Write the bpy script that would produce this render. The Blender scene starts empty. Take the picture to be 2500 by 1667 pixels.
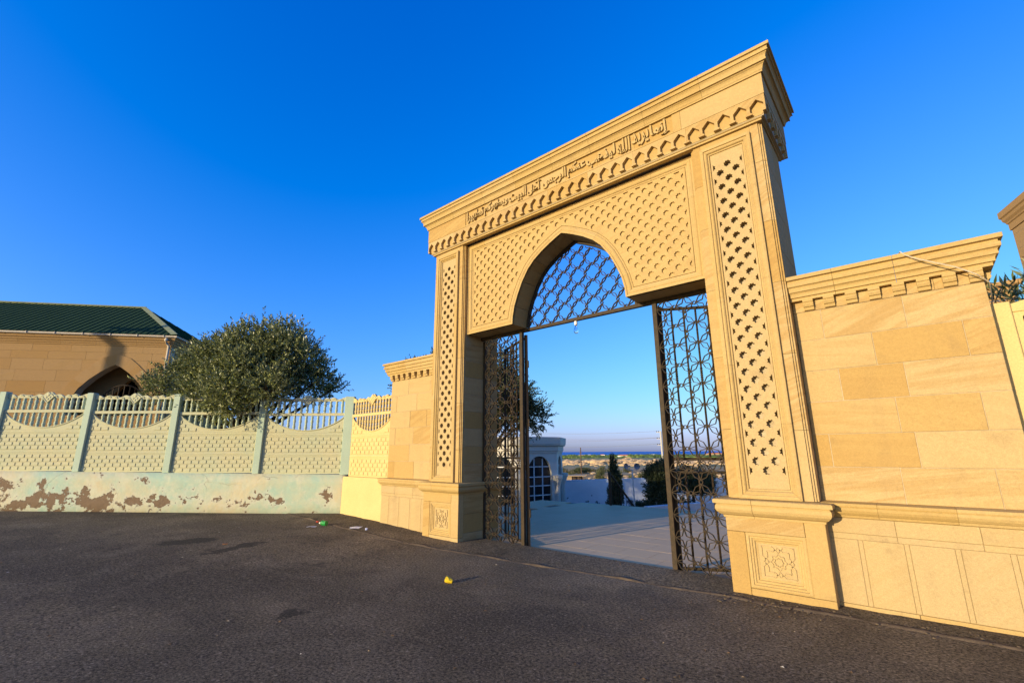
import bpy, math, random
import numpy as np
from mathutils import Matrix, Vector, noise as mnoise

random.seed(7)
rng = np.random.default_rng(7)
scene = bpy.context.scene
COL = scene.collection
R = math.radians
PI = math.pi

# ------------------------------------------------------------------ camera
EYE = 1.65
def make_camera():
    yaw, pitch, roll = R(-40.511), R(13.515), R(-0.347)
    f = Vector((math.sin(yaw), math.cos(yaw), 0)); r = Vector((math.cos(yaw), -math.sin(yaw), 0)); u = Vector((0, 0, 1))
    f2 = f * math.cos(pitch) + u * math.sin(pitch)
    u2 = -f * math.sin(pitch) + u * math.cos(pitch)
    r3 = r * math.cos(roll) + u2 * math.sin(roll)
    u3 = -r * math.sin(roll) + u2 * math.cos(roll)
    cam = bpy.data.cameras.new('camera'); o = bpy.data.objects.new('camera', cam); COL.objects.link(o)
    m = Matrix((( r3.x, u3.x, -f2.x, 0), (r3.y, u3.y, -f2.y, 0), (r3.z, u3.z, -f2.z, EYE), (0, 0, 0, 1)))
    o.matrix_world = m
    cam.sensor_width = 36; cam.sensor_fit = 'HORIZONTAL'; cam.lens = 16.181
    cam.clip_start = 0.05; cam.clip_end = 90000
    scene.camera = o
make_camera()

# ------------------------------------------------------------------ light and sky
SUN_AZ, SUN_EL = R(77.0), R(8.5)            # direction the light travels in plan; height of the sun
trav = Vector((math.cos(SUN_AZ) * math.cos(SUN_EL), math.sin(SUN_AZ) * math.cos(SUN_EL), -math.sin(SUN_EL)))
sl = bpy.data.lights.new('sun', 'SUN'); sl.energy = 5.0; sl.angle = R(0.53); sl.color = (1.0, 0.81, 0.53)
so = bpy.data.objects.new('sun', sl); COL.objects.link(so)
so.rotation_euler = trav.to_track_quat('-Z', 'Y').to_euler()
world = bpy.data.worlds.new('World'); scene.world = world; world.use_nodes = True
wn, wl = world.node_tree.nodes, world.node_tree.links
wn.clear()
sky = wn.new('ShaderNodeTexSky'); sky.sky_type = 'NISHITA'; sky.sun_disc = False
sky.sun_elevation = SUN_EL
# sky texture: rotation 0 puts the sun towards +Y, growing clockwise seen from above
to_sun = -trav
sky.sun_rotation = math.atan2(to_sun.x, to_sun.y)
sky.altitude = 0; sky.air_density = 1.0; sky.dust_density = 1.0; sky.ozone_density = 6.0
# one tone curve per channel for the whole sky, to reach the photograph's deep saturated blue
BG = 0.12
bgn = wn.new('ShaderNodeBackground'); bgn.inputs['Strength'].default_value = BG
won = wn.new('ShaderNodeOutputWorld')
sp_ = wn.new('ShaderNodeSeparateColor'); cm_ = wn.new('ShaderNodeCombineColor')
wl.new(sky.outputs[0], sp_.inputs[0])
def chain(sock, *ops):
    for op_, val in ops:
        n_ = wn.new('ShaderNodeMath'); n_.operation = op_; wl.new(sock, n_.inputs[0])
        if isinstance(val, float): n_.inputs[1].default_value = val
        else: wl.new(val, n_.inputs[1])
        sock = n_.outputs[0]
    return sock
r_ = chain(sp_.outputs[0], ('MULTIPLY', 0.191), ('SUBTRACT', 0.033), ('MAXIMUM', 0.0), ('MINIMUM', 1.6), ('MULTIPLY', 3.15))
g_ = chain(sp_.outputs[1], ('MULTIPLY', 0.191), ('MINIMUM', 2.2), ('SUBTRACT', 0.020), ('MAXIMUM', 0.0), ('MULTIPLY', 2.0), ('MINIMUM', 4.0), ('MAXIMUM', chain(r_, ('MINIMUM', 0.55), ('MULTIPLY', 1.14))))
b_ = chain(sp_.outputs[2], ('MULTIPLY', 0.191), ('MINIMUM', 2.0), ('POWER', 0.78), ('MULTIPLY', 2.0), ('MINIMUM', 1.15), ('MAXIMUM', chain(g_, ('MINIMUM', 0.63), ('MULTIPLY', 1.09))))
for i_, q_ in enumerate((r_, g_, b_)):
    wl.new(chain(q_, ('MULTIPLY', 1 / (1.275 * BG))), cm_.inputs[i_])
wl.new(cm_.outputs[0], bgn.inputs['Color']); wl.new(bgn.outputs[0], won.inputs['Surface'])
vs = scene.view_settings
scene.display_settings.display_device = 'sRGB'
vs.view_transform = 'Standard'; vs.look = 'None'; vs.gamma = 1.0; vs.exposure = 0.35
try: vs.use_curve_mapping = False
except Exception: pass
scene.cycles.max_bounces = 6; scene.cycles.diffuse_bounces = 3; scene.cycles.transparent_max_bounces = 8

# ------------------------------------------------------------------ materials
class NT:
    def __init__(s, name):
        s.m = bpy.data.materials.new(name); s.m.use_nodes = True
        s.n, s.l = s.m.node_tree.nodes, s.m.node_tree.links
        s.n.clear()
        s.out = s.n.new('ShaderNodeOutputMaterial'); s.b = s.n.new('ShaderNodeBsdfPrincipled')
        s.l.new(s.b.outputs[0], s.out.inputs['Surface'])
    def put(s, sock, v):
        if v is None: return
        if hasattr(v, 'is_output') or hasattr(v, 'links'): s.l.new(v, sock)
        elif isinstance(v, tuple) and len(v) == 3 and sock.type == 'RGBA': sock.default_value = (*v, 1)
        else: sock.default_value = v
    def pos(s): return s.n.new('ShaderNodeNewGeometry').outputs['Position']
    def island(s): return s.n.new('ShaderNodeNewGeometry').outputs['Random Per Island']
    def rnd(s): return s.n.new('ShaderNodeObjectInfo').outputs['Random']
    def math(s, op, a, b=None, c=None):
        n = s.n.new('ShaderNodeMath'); n.operation = op
        for i, v in enumerate((a, b, c)):
            if v is not None: s.put(n.inputs[i], v)
        return n.outputs[0]
    def vmath(s, op, a, b=None):
        n = s.n.new('ShaderNodeVectorMath'); n.operation = op
        s.put(n.inputs[0], a)
        if b is not None: s.put(n.inputs[1], b)
        return n.outputs[0] if op != 'LENGTH' else n.outputs['Value']
    def map(s, v, scale=(1, 1, 1), rot=(0, 0, 0), loc=(0, 0, 0)):
        n = s.n.new('ShaderNodeMapping'); s.put(n.inputs[0], v); n.inputs['Scale'].default_value = scale
        n.inputs['Rotation'].default_value = rot; n.inputs['Location'].default_value = loc
        return n.outputs[0]
    def noise(s, v, sc, det=4, rough=0.55, dist=0.0):
        n = s.n.new('ShaderNodeTexNoise'); s.put(n.inputs['Vector'], v); n.inputs['Scale'].default_value = sc
        n.inputs['Detail'].default_value = det; n.inputs['Roughness'].default_value = rough; n.inputs['Distortion'].default_value = dist
        return n.outputs[0]
    def voro(s, v, sc, feat='F1', out='Distance'):
        n = s.n.new('ShaderNodeTexVoronoi'); n.feature = feat; s.put(n.inputs['Vector'], v); n.inputs['Scale'].default_value = sc
        return n.outputs[out]
    def ramp(s, f, stops, interp='LINEAR'):
        n = s.n.new('ShaderNodeValToRGB'); n.color_ramp.interpolation = interp
        e = n.color_ramp.elements
        while len(e) < len(stops): e.new(0.5)
        for i, (p, c) in enumerate(stops):
            e[i].position = p; e[i].color = (*c, 1) if isinstance(c, tuple) else (c, c, c, 1)
        s.put(n.inputs[0], f)
        return n.outputs[0]
    def mix(s, f, a, b, mode='MIX'):
        n = s.n.new('ShaderNodeMix'); n.data_type = 'RGBA'; n.blend_type = mode
        s.put(n.inputs[0], f); s.put(n.inputs[6], a); s.put(n.inputs[7], b)
        return n.outputs[2]
    def sep(s, v):
        n = s.n.new('ShaderNodeSeparateXYZ'); s.put(n.inputs[0], v); return n.outputs
    def comb(s, x, y, z):
        n = s.n.new('ShaderNodeCombineXYZ')
        for i, v in enumerate((x, y, z)): s.put(n.inputs[i], v)
        return n.outputs[0]
    def bump(s, h, st=0.3, dist=0.01):
        n = s.n.new('ShaderNodeBump'); n.inputs['Strength'].default_value = st; n.inputs['Distance'].default_value = dist
        s.put(n.inputs['Height'], h); s.l.new(n.outputs[0], s.b.inputs['Normal'])
    def fin(s, col, rough=0.8, spec=0.3, metal=0.0):
        s.put(s.b.inputs['Base Color'], col); s.put(s.b.inputs['Roughness'], rough)
        s.b.inputs['Specular IOR Level'].default_value = spec; s.b.inputs['Metallic'].default_value = metal
        return s.m

def mat_stone(name, stops, streak=0.62, dark=1.0, stainy=0.34):
    t = NT(name); p = t.pos(); r = t.rnd()
    q = t.vmath('ADD', p, t.vmath('MULTIPLY', t.comb(r, r, r), (37.0, 53.0, 29.0)))
    r2 = t.math('FRACT', t.math('MULTIPLY', r, 17.31)); r3 = t.math('FRACT', t.math('MULTIPLY', r, 71.7))
    base = t.ramp(r2, stops)
    big = t.noise(q, 0.9, 3)
    base = t.mix(t.math('MULTIPLY', big, 0.35), base, stops[-1][1])
    tilt = t.n.new('ShaderNodeVectorRotate'); tilt.rotation_type = 'AXIS_ANGLE'
    t.put(tilt.inputs['Vector'], q); tilt.inputs['Axis'].default_value = (0, 1, 0)
    t.put(tilt.inputs['Angle'], t.math('MULTIPLY', t.math('SUBTRACT', r3, 0.5), 1.3))
    bed = t.noise(t.map(tilt.outputs[0], (0.7, 0.7, 9.0)), 1.6, 5, 0.6, 0.5)
    bed = t.ramp(bed, [(0.42, 0.0), (0.60, 1.0)])
    amt = t.math('MULTIPLY', t.ramp(r3, [(0.30, 0.15), (0.7, 1.0)]), streak)
    base = t.mix(t.math('MULTIPLY', bed, amt), base, (0.345 * dark, 0.21 * dark, 0.072 * dark))
    stain = t.ramp(t.noise(q, 2.3, 6, 0.7), [(0.58, 0.0), (0.78, 1.0)])
    base = t.mix(t.math('MULTIPLY', stain, stainy), base, (0.19, 0.13, 0.07))
    run = t.ramp(t.noise(t.map(p, (5.0, 5.0, 0.5)), 1.0, 5, 0.6), [(0.52, 0.0), (0.75, 1.0)])
    base = t.mix(t.math('MULTIPLY', run, 0.16), base, (0.20, 0.14, 0.08))
    speck = t.ramp(t.noise(p, 38, 4, 0.7), [(0.34, 0.25), (0.55, 0.52), (0.7, 0.72)])
    base = t.mix(0.16, base, speck, 'OVERLAY')
    fine = t.noise(p, 140, 3, 0.7)
    base = t.mix(0.30, base, t.ramp(fine, [(0.3, 0.25), (0.7, 0.75)]), 'OVERLAY')
    pit = t.ramp(t.voro(p, 55), [(0.0, 0.0), (0.12, 1.0)])
    hgt = t.math('ADD', t.math('MULTIPLY', fine, 0.5), t.math('MULTIPLY', pit, 0.35))
    hgt = t.math('ADD', hgt, t.math('MULTIPLY', t.noise(p, 14, 4), 0.9))
    t.bump(hgt, 0.35, 0.006)
    return t.fin(base, 0.88, 0.15)

STOPS = [(0.0, (0.446, 0.320, 0.147)), (0.35, (0.467, 0.344, 0.173)), (0.6, (0.439, 0.302, 0.124)), (0.85, (0.425, 0.284, 0.107)), (1.0, (0.397, 0.254, 0.086))]
M = {}
M['stone'] = mat_stone('sandstone', STOPS)
M['carved'] = mat_stone('carved_sandstone', [(0.0, (0.446, 0.310, 0.126)), (0.5, (0.460, 0.331, 0.149)), (1.0, (0.425, 0.289, 0.105))], 0.25)
M['panel'] = mat_stone('pale_sandstone', [(0.0, (0.425, 0.313, 0.160)), (1.0, (0.439, 0.320, 0.153))], 0.15, stainy=0.5)
M['brown_stone'] = mat_stone('brown_sandstone', [(0.0, (0.354, 0.216, 0.089)), (0.5, (0.366, 0.235, 0.108)), (1.0, (0.339, 0.196, 0.069))], 0.35)
def mat_plain(name, c1, c2, sc=3.0, rough=0.8, spec=0.2, bsc=60, bst=0.2, bd=0.004, metal=0):
    t = NT(name); p = t.pos()
    col = t.mix(t.ramp(t.noise(p, sc, 6, 0.65), [(0.35, 0.0), (0.65, 1.0)]), c1, c2)
    col = t.mix(0.25, col, t.ramp(t.noise(p, bsc, 3), [(0.3, 0.3), (0.7, 0.7)]), 'OVERLAY')
    t.bump(t.noise(p, bsc, 4), bst, bd)
    return t.fin(col, rough, spec, metal)
M['mortar'] = mat_plain('mortar', (0.448, 0.376, 0.264), (0.376, 0.296, 0.184), 9)
M['green_paint'] = mat_plain('mint_concrete_paint', (0.43, 0.475, 0.33), (0.385, 0.455, 0.33), 2.5, 0.75, 0.25, 70, 0.35, 0.004)
M['green_post'] = mat_plain('mint_post_paint', (0.385, 0.475, 0.36), (0.36, 0.445, 0.335), 2.5, 0.7, 0.25, 70, 0.25, 0.003)
M['cream_paint'] = mat_plain('mint_panel_paint', (0.49, 0.455, 0.275), (0.44, 0.445, 0.285), 1.6, 0.78, 0.2, 60, 0.5, 0.006)
M['yellow_paint'] = mat_plain('yellow_wall_paint', (0.577, 0.437, 0.191), (0.546, 0.406, 0.172), 2.0, 0.78, 0.2, 60, 0.3, 0.004)
M['iron'] = mat_plain('painted_iron', (0.030, 0.022, 0.013), (0.056, 0.036, 0.019), 14, 0.65, 0.2, 120, 0.3, 0.002)
M['dark_iron'] = mat_plain('black_iron', (0.03, 0.024, 0.018), (0.05, 0.034, 0.02), 14, 0.65, 0.2, 120, 0.3, 0.002)
M['white_wall'] = mat_plain('white_wall_paint', (0.66, 0.68, 0.70), (0.58, 0.60, 0.62), 1.3, 0.8, 0.2, 20, 0.3, 0.01)
M['kiosk'] = mat_plain('kiosk_paint', (0.62, 0.58, 0.48), (0.56, 0.52, 0.43), 1.0, 0.7, 0.25, 40, 0.15, 0.003)
M['white'] = mat_plain('white_paint', (0.75, 0.75, 0.72), (0.68, 0.68, 0.66), 4, 0.6, 0.3)
M['gutter'] = mat_plain('gutter_paint', (0.515, 0.452, 0.359), (0.437, 0.374, 0.281), 3, 0.6, 0.3)
M['roof_cap'] = mat_plain('roof_ridge_cap', (0.19, 0.22, 0.10), (0.26, 0.27, 0.13), 4, 0.6, 0.3)
M['wood'] = mat_plain('pole_wood', (0.075, 0.045, 0.028), (0.11, 0.07, 0.045), 5)
M['bark'] = mat_plain('bark', (0.10, 0.075, 0.05), (0.06, 0.045, 0.03), 12, 0.9, 0.1, 40, 0.8, 0.02)
M['concrete'] = mat_plain('concrete_edge', (0.085, 0.064, 0.045), (0.145, 0.108, 0.07), 7, 0.9, 0.1, 50, 0.7, 0.012)
M['joint'] = mat_plain('tile_joint', (0.26, 0.185, 0.12), (0.20, 0.145, 0.095), 9)
M['concrete_pole'] = mat_plain('concrete_pole', (0.50, 0.47, 0.42), (0.42, 0.40, 0.36), 4)
M['wire'] = mat_plain('wire', (0.20, 0.20, 0.20), (0.25, 0.25, 0.25), 4)
M['cable'] = mat_plain('pale_cable', (0.55, 0.47, 0.36), (0.5, 0.42, 0.3), 4)
M['interior'] = mat_plain('dark_interior', (0.05, 0.035, 0.025), (0.07, 0.05, 0.035), 2)
M['tan'] = mat_plain('tan_plaster', (0.390, 0.296, 0.187), (0.328, 0.242, 0.148), 3)
M['rust'] = mat_plain('rust_red_roof', (0.33, 0.12, 0.06), (0.25, 0.10, 0.06), 3)
M['rubble'] = mat_plain('rubble_stone', (0.52, 0.38, 0.22), (0.34, 0.23, 0.13), 0.2)

def mat_roof():
    t = NT('green_metal_roof'); p = t.pos()
    col = t.mix(t.noise(p, 1.5, 5), (0.016, 0.040, 0.014), (0.026, 0.055, 0.020))
    return t.fin(col, 0.8, 0.12)
M['roof'] = mat_roof()
def mat_glass():
    t = NT('dark_window_glass'); p = t.pos()
    return t.fin(t.mix(t.noise(p, 2.0), (0.012, 0.016, 0.018), (0.022, 0.026, 0.026)), 0.08, 0.5)
M['glass'] = mat_glass()
def mat_bulb():
    t = NT('clear_bulb_glass')
    t.b.inputs['Transmission Weight'].default_value = 1.0; t.b.inputs['IOR'].default_value = 1.15
    return t.fin((0.95, 0.97, 1.0), 0.02, 0.5)
M['bulb'] = mat_bulb()
def mat_base_wall():
    t = NT('peeling_mint_wall'); p = t.pos(); z = t.sep(p)[2]; x = t.sep(p)[0]
    paint = t.mix(t.ramp(t.noise(p, 0.8, 6, 0.65), [(0.38, 0.0), (0.62, 1.0)]), (0.352, 0.472, 0.360), (0.528, 0.464, 0.288))
    paint = t.mix(t.ramp(t.noise(p, 2.4, 7, 0.7), [(0.5, 0.0), (0.7, 1.0)]), paint, (0.528, 0.528, 0.376))
    # plaster that has flaked away, more of it low down and towards the old end of the wall
    old = t.math('MULTIPLY', t.math('ADD', x, 11.5), -0.0165)
    lowz = t.math('MULTIPLY', t.math('ABSOLUTE', t.math('SUBTRACT', z, 0.50)), -0.17)
    n1 = t.math('ADD', t.math('ADD', t.math('MULTIPLY', t.noise(t.map(p, (1, 1, 1.25)), 2.1, 8, 0.66, 0.2), 0.72), t.math('MULTIPLY', t.noise(p, 7.5, 6, 0.6), 0.28)), t.math('ADD', old, lowz))
    flake = t.ramp(n1, [(0.562, 0.0), (0.574, 1.0)])
    rim = t.ramp(n1, [(0.49, 0.0), (0.556, 1.0)])
    brown = t.mix(t.noise(p, 14, 5), (0.136, 0.092, 0.056), (0.216, 0.152, 0.096))
    col = t.mix(t.math('MULTIPLY', rim, 0.45), paint, (0.560, 0.528, 0.416))
    col = t.mix(flake, col, brown)
    crack = t.ramp(t.voro(t.vmath('ADD', p, t.vmath('MULTIPLY', t.comb(t.noise(p, 4, 4), t.noise(p, 5, 4), 0.0), (0.400, 0.400, 0.400))), 0.9, 'DISTANCE_TO_EDGE'), [(0.0, 1.0), (0.010, 0.0)])
    crack = t.math('MULTIPLY', crack, t.ramp(t.noise(p, 1.7, 4), [(0.48, 0.0), (0.62, 1.0)]))
    col = t.mix(t.math('MULTIPLY', crack, 0.45), col, (0.240, 0.224, 0.152))
    h = t.math('SUBTRACT', t.math('MULTIPLY', t.noise(p, 9, 6), 0.5), t.math('MULTIPLY', flake, 0.9))
    h = t.math('SUBTRACT', h, t.math('MULTIPLY', crack, 0.3))
    t.bump(h, 0.7, 0.03)
    return t.fin(col, 0.85, 0.15)
M['base_wall'] = mat_base_wall()
def mat_asphalt(name, rough_edge=False):
    t = NT(name); p = t.pos()
    big = t.noise(p, 0.35, 5, 0.6); mid = t.noise(p, 2.6, 5, 0.6)
    col = t.mix(t.ramp(big, [(0.35, 0.0), (0.65, 1.0)]), (0.112, 0.086, 0.052), (0.195, 0.150, 0.090))
    col = t.mix(t.math('MULTIPLY', t.ramp(mid, [(0.4, 0.0), (0.68, 1.0)]), 0.5), col, (0.125, 0.094, 0.071) if not rough_edge else (0.22, 0.155, 0.095))
    dust = t.math('ADD', t.math('MULTIPLY', t.noise(p, 0.55, 7, 0.62, 0.4), 1.0), t.math('MULTIPLY', t.math('SUBTRACT', t.sep(p)[1], 4.0), 0.028))
    col = t.mix(t.math('MULTIPLY', t.ramp(dust, [(0.46, 0.0), (0.70, 1.0)]), 0.75), col, (0.30, 0.23, 0.145))
    patch = t.ramp(t.noise(p, 0.23, 7, 0.65), [(0.49, 0.0), (0.54, 1.0)])
    col = t.mix(t.math('MULTIPLY', patch, 0.45), col, (0.050, 0.040, 0.030))
    pale = t.ramp(t.noise(p, 0.42, 7, 0.68, 0.6), [(0.54, 0.0), (0.64, 1.0)])
    col = t.mix(t.math('MULTIPLY', pale, 0.45), col, (0.24, 0.19, 0.13))
    grit = t.noise(p, 36, 6, 0.78)
    col = t.mix(0.92, col, t.ramp(grit, [(0.38, 0.0), (0.50, 0.45), (0.62, 1.0)]), 'OVERLAY')
    for sc_, lo_, am_ in ((24, 0.74, 0.75), (46, 0.66, 0.85), (85, 0.60, 0.85)):
        cell = t.n.new('ShaderNodeTexVoronoi'); cell.inputs['Scale'].default_value = sc_; t.put(cell.inputs['Vector'], p)
        csep = t.sep(cell.outputs['Color'])
        peb = t.math('MULTIPLY', t.ramp(cell.outputs['Distance'], [(0.22, 1.0), (0.42, 0.0)]), t.ramp(csep[0], [(lo_, 0.0), (lo_ + .2, 1.0)]))
        pcol = t.ramp(csep[1], [(0.0, (0.26, 0.19, 0.135)), (0.4, (0.36, 0.29, 0.21)), (0.6, (0.016, 0.013, 0.012)), (0.8, (0.018, 0.015, 0.013)), (0.9, (0.20, 0.15, 0.12)), (1.0, (0.55, 0.45, 0.33))])
        col = t.mix(t.math('MULTIPLY', peb, am_), col, pcol)
    # old damp and oil marks
    spots = t.ramp(t.noise(p, 1.15, 6, 0.65), [(0.62, 0.0), (0.72, 1.0)])
    col = t.mix(t.math('MULTIPLY', spots, 0.6), col, (0.022, 0.018, 0.015))
    if not rough_edge:
        w = t.vmath('ADD', p, t.vmath('MULTIPLY', t.comb(t.noise(p, 4.5, 6, 0.7), t.noise(p, 5.7, 6, 0.7), 0.0), (0.8, 0.8, 0.0)))
        for cx, cy, rx, ry, ang in ((-10.25, 2.95, 0.34, 0.62, 0.25), (-9.15, 3.38, 0.20, 0.66, -0.28), (-5.3, 2.6, 0.12, 0.24, -0.3), (-3.6, 0.9, 0.09, 0.12, 0)):
            v = t.map(t.vmath('SUBTRACT', w, (cx + 0.4, cy + 0.4, 0.0)), (1, 1, 0), (0, 0, ang))
            v = t.vmath('MULTIPLY', v, (1 / rx, 1 / ry, 0.0))
            d = t.ramp(t.vmath('LENGTH', v), [(0.65, 1.0), (1.05, 0.0)])
            col = t.mix(t.math('MULTIPLY', d, 0.75), col, (0.012, 0.011, 0.010))
    h = t.math('ADD', t.math('MULTIPLY', peb, 0.6), t.math('MULTIPLY', grit, 2.2))
    h = t.math('ADD', h, t.math('MULTIPLY', t.noise(p, 110, 3, 0.7), 0.8))
    h = t.math('ADD', h, t.math('MULTIPLY', mid, 1.6 if rough_edge else 0.7))
    t.bump(h, 1.0, 0.020 if not rough_edge else 0.035)
    return t.fin(col, 0.82, 0.25)
M['asphalt'] = mat_asphalt('asphalt')
M['asphalt_edge'] = mat_asphalt('gravelly_asphalt', True)
def mat_tile():
    t = NT('courtyard_tile'); p = t.pos(); r = t.rnd()
    col = t.ramp(r, [(0.0, (0.58, 0.40, 0.195)), (0.5, (0.61, 0.42, 0.21)), (1.0, (0.55, 0.375, 0.18))])
    col = t.mix(t.math('MULTIPLY', t.noise(p, 2.2, 6, 0.65), 0.5), col, (0.45, 0.31, 0.15))
    t.bump(t.noise(p, 40, 4), 0.25, 0.004)
    return t.fin(col, 0.6, 0.3)
M['tile'] = mat_tile()
def mat_terrain():
    t = NT('dry_plain'); p = t.pos()
    d = t.vmath('LENGTH', t.vmath('MULTIPLY', p, (1, 1, 0)))
    d = t.math('ADD', d, t.math('MULTIPLY', t.math('SUBTRACT', t.noise(t.map(p, (0.004, 0.004, 0)), 1.0, 5, 0.6), 0.5), t.math('MULTIPLY', d, 0.45)))
    lg = t.math('LOGARITHM', t.math('MAXIMUM', d, 1.0), 10.0)
    k = lambda m: math.log10(m) / 4
    soil, tan, pale, green, dry = (0.484, 0.281, 0.117), (0.484, 0.335, 0.172), (0.515, 0.406, 0.265), (0.101, 0.144, 0.039), (0.343, 0.296, 0.133)
    col = t.ramp(t.math('DIVIDE', lg, 4.0), [(0.0, (0.086, 0.058, 0.039)), (k(30), (0.094, 0.062, 0.039)), (k(60), soil), (k(230), soil), (k(330), tan), (k(420), dry), (k(620), (0.429, 0.335, 0.172)), (k(800), tan), (k(1150), (0.359, 0.320, 0.133)), (k(1500), green), (k(4000), (0.086, 0.133, 0.039))])
    scrub = t.ramp(t.noise(t.map(p, (0.05, 0.05, 0)), 1.0, 7, 0.7), [(0.52, 0.0), (0.6, 1.0)])
    col = t.mix(t.math('MULTIPLY', scrub, 0.55), col, (0.094, 0.101, 0.035))
    pal = t.ramp(t.noise(t.map(p, (0.013, 0.013, 0)), 1.0, 7, 0.7), [(0.55, 0.0), (0.62, 1.0)])
    col = t.mix(t.math('MULTIPLY', pal, 0.4), col, pale)
    col = t.mix(0.4, col, t.ramp(t.noise(p, 0.35, 6, 0.7), [(0.3, 0.2), (0.7, 0.8)]), 'OVERLAY')
    t.bump(t.noise(p, 0.7, 6), 0.5, 0.3)
    return t.fin(col, 0.95, 0.05)
M['terrain'] = mat_terrain()
def mat_sea():
    t = NT('sea_water'); p = t.pos()
    col = t.mix(t.noise(t.map(p, (0.001, 0.004, 0)), 1.0, 4), (0.055, 0.21, 0.50), (0.07, 0.24, 0.54))
    return t.fin(col, 0.9, 0.05)
M['sea'] = mat_sea()
def mat_leaf(name, cols, rough=0.5, spec=0.35):
    t = NT(name)
    col = t.ramp(t.island(), [(i / (len(cols) - 1), c) for i, c in enumerate(cols)])
    geo = t.n.new('ShaderNodeNewGeometry')
    col = t.mix(t.math('MULTIPLY', geo.outputs['Backfacing'], 0.55), col, (0.15, 0.165, 0.10))
    m = t.fin(col, rough, spec)
    tr = t.n.new('ShaderNodeBsdfTranslucent'); t.put(tr.inputs['Color'], col)
    ms = t.n.new('ShaderNodeMixShader'); ms.inputs[0].default_value = 0.22
    t.l.new(t.b.outputs[0], ms.inputs[1]); t.l.new(tr.outputs[0], ms.inputs[2]); t.l.new(ms.outputs[0], t.out.inputs['Surface'])
    return m
M['olive'] = mat_leaf('olive_leaf', [(0.065, 0.088, 0.018), (0.12, 0.148, 0.028), (0.22, 0.24, 0.05), (0.42, 0.43, 0.17)], 0.42, 0.5)
M['dark_leaf'] = mat_leaf('dark_leaf', [(0.035, 0.052, 0.016), (0.05, 0.07, 0.02), (0.08, 0.095, 0.03)])
M['needle'] = mat_leaf('conifer_needle', [(0.025, 0.042, 0.015), (0.04, 0.06, 0.02), (0.06, 0.075, 0.025)], 0.7, 0.2)
M['scrub'] = mat_leaf('scrub_leaf', [(0.06, 0.075, 0.025), (0.085, 0.095, 0.03), (0.12, 0.12, 0.045)], 0.8, 0.1)
for nm, c, rg in (('litter_yellow', (0.75, 0.52, 0.02), 0.35), ('litter_silver', (0.55, 0.52, 0.46), 0.3), ('litter_green', (0.02, 0.28, 0.05), 0.3), ('litter_red', (0.65, 0.07, 0.02), 0.4), ('litter_white', (0.78, 0.76, 0.72), 0.7), ('litter_orange', (0.6, 0.22, 0.03), 0.6), ('litter_cap', (0.45, 0.5, 0.75), 0.3)):
    M[nm] = mat_plain(nm, c, tuple(x * 0.8 for x in c), 30, rg, 0.4, 90, 0.2, 0.001)

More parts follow.
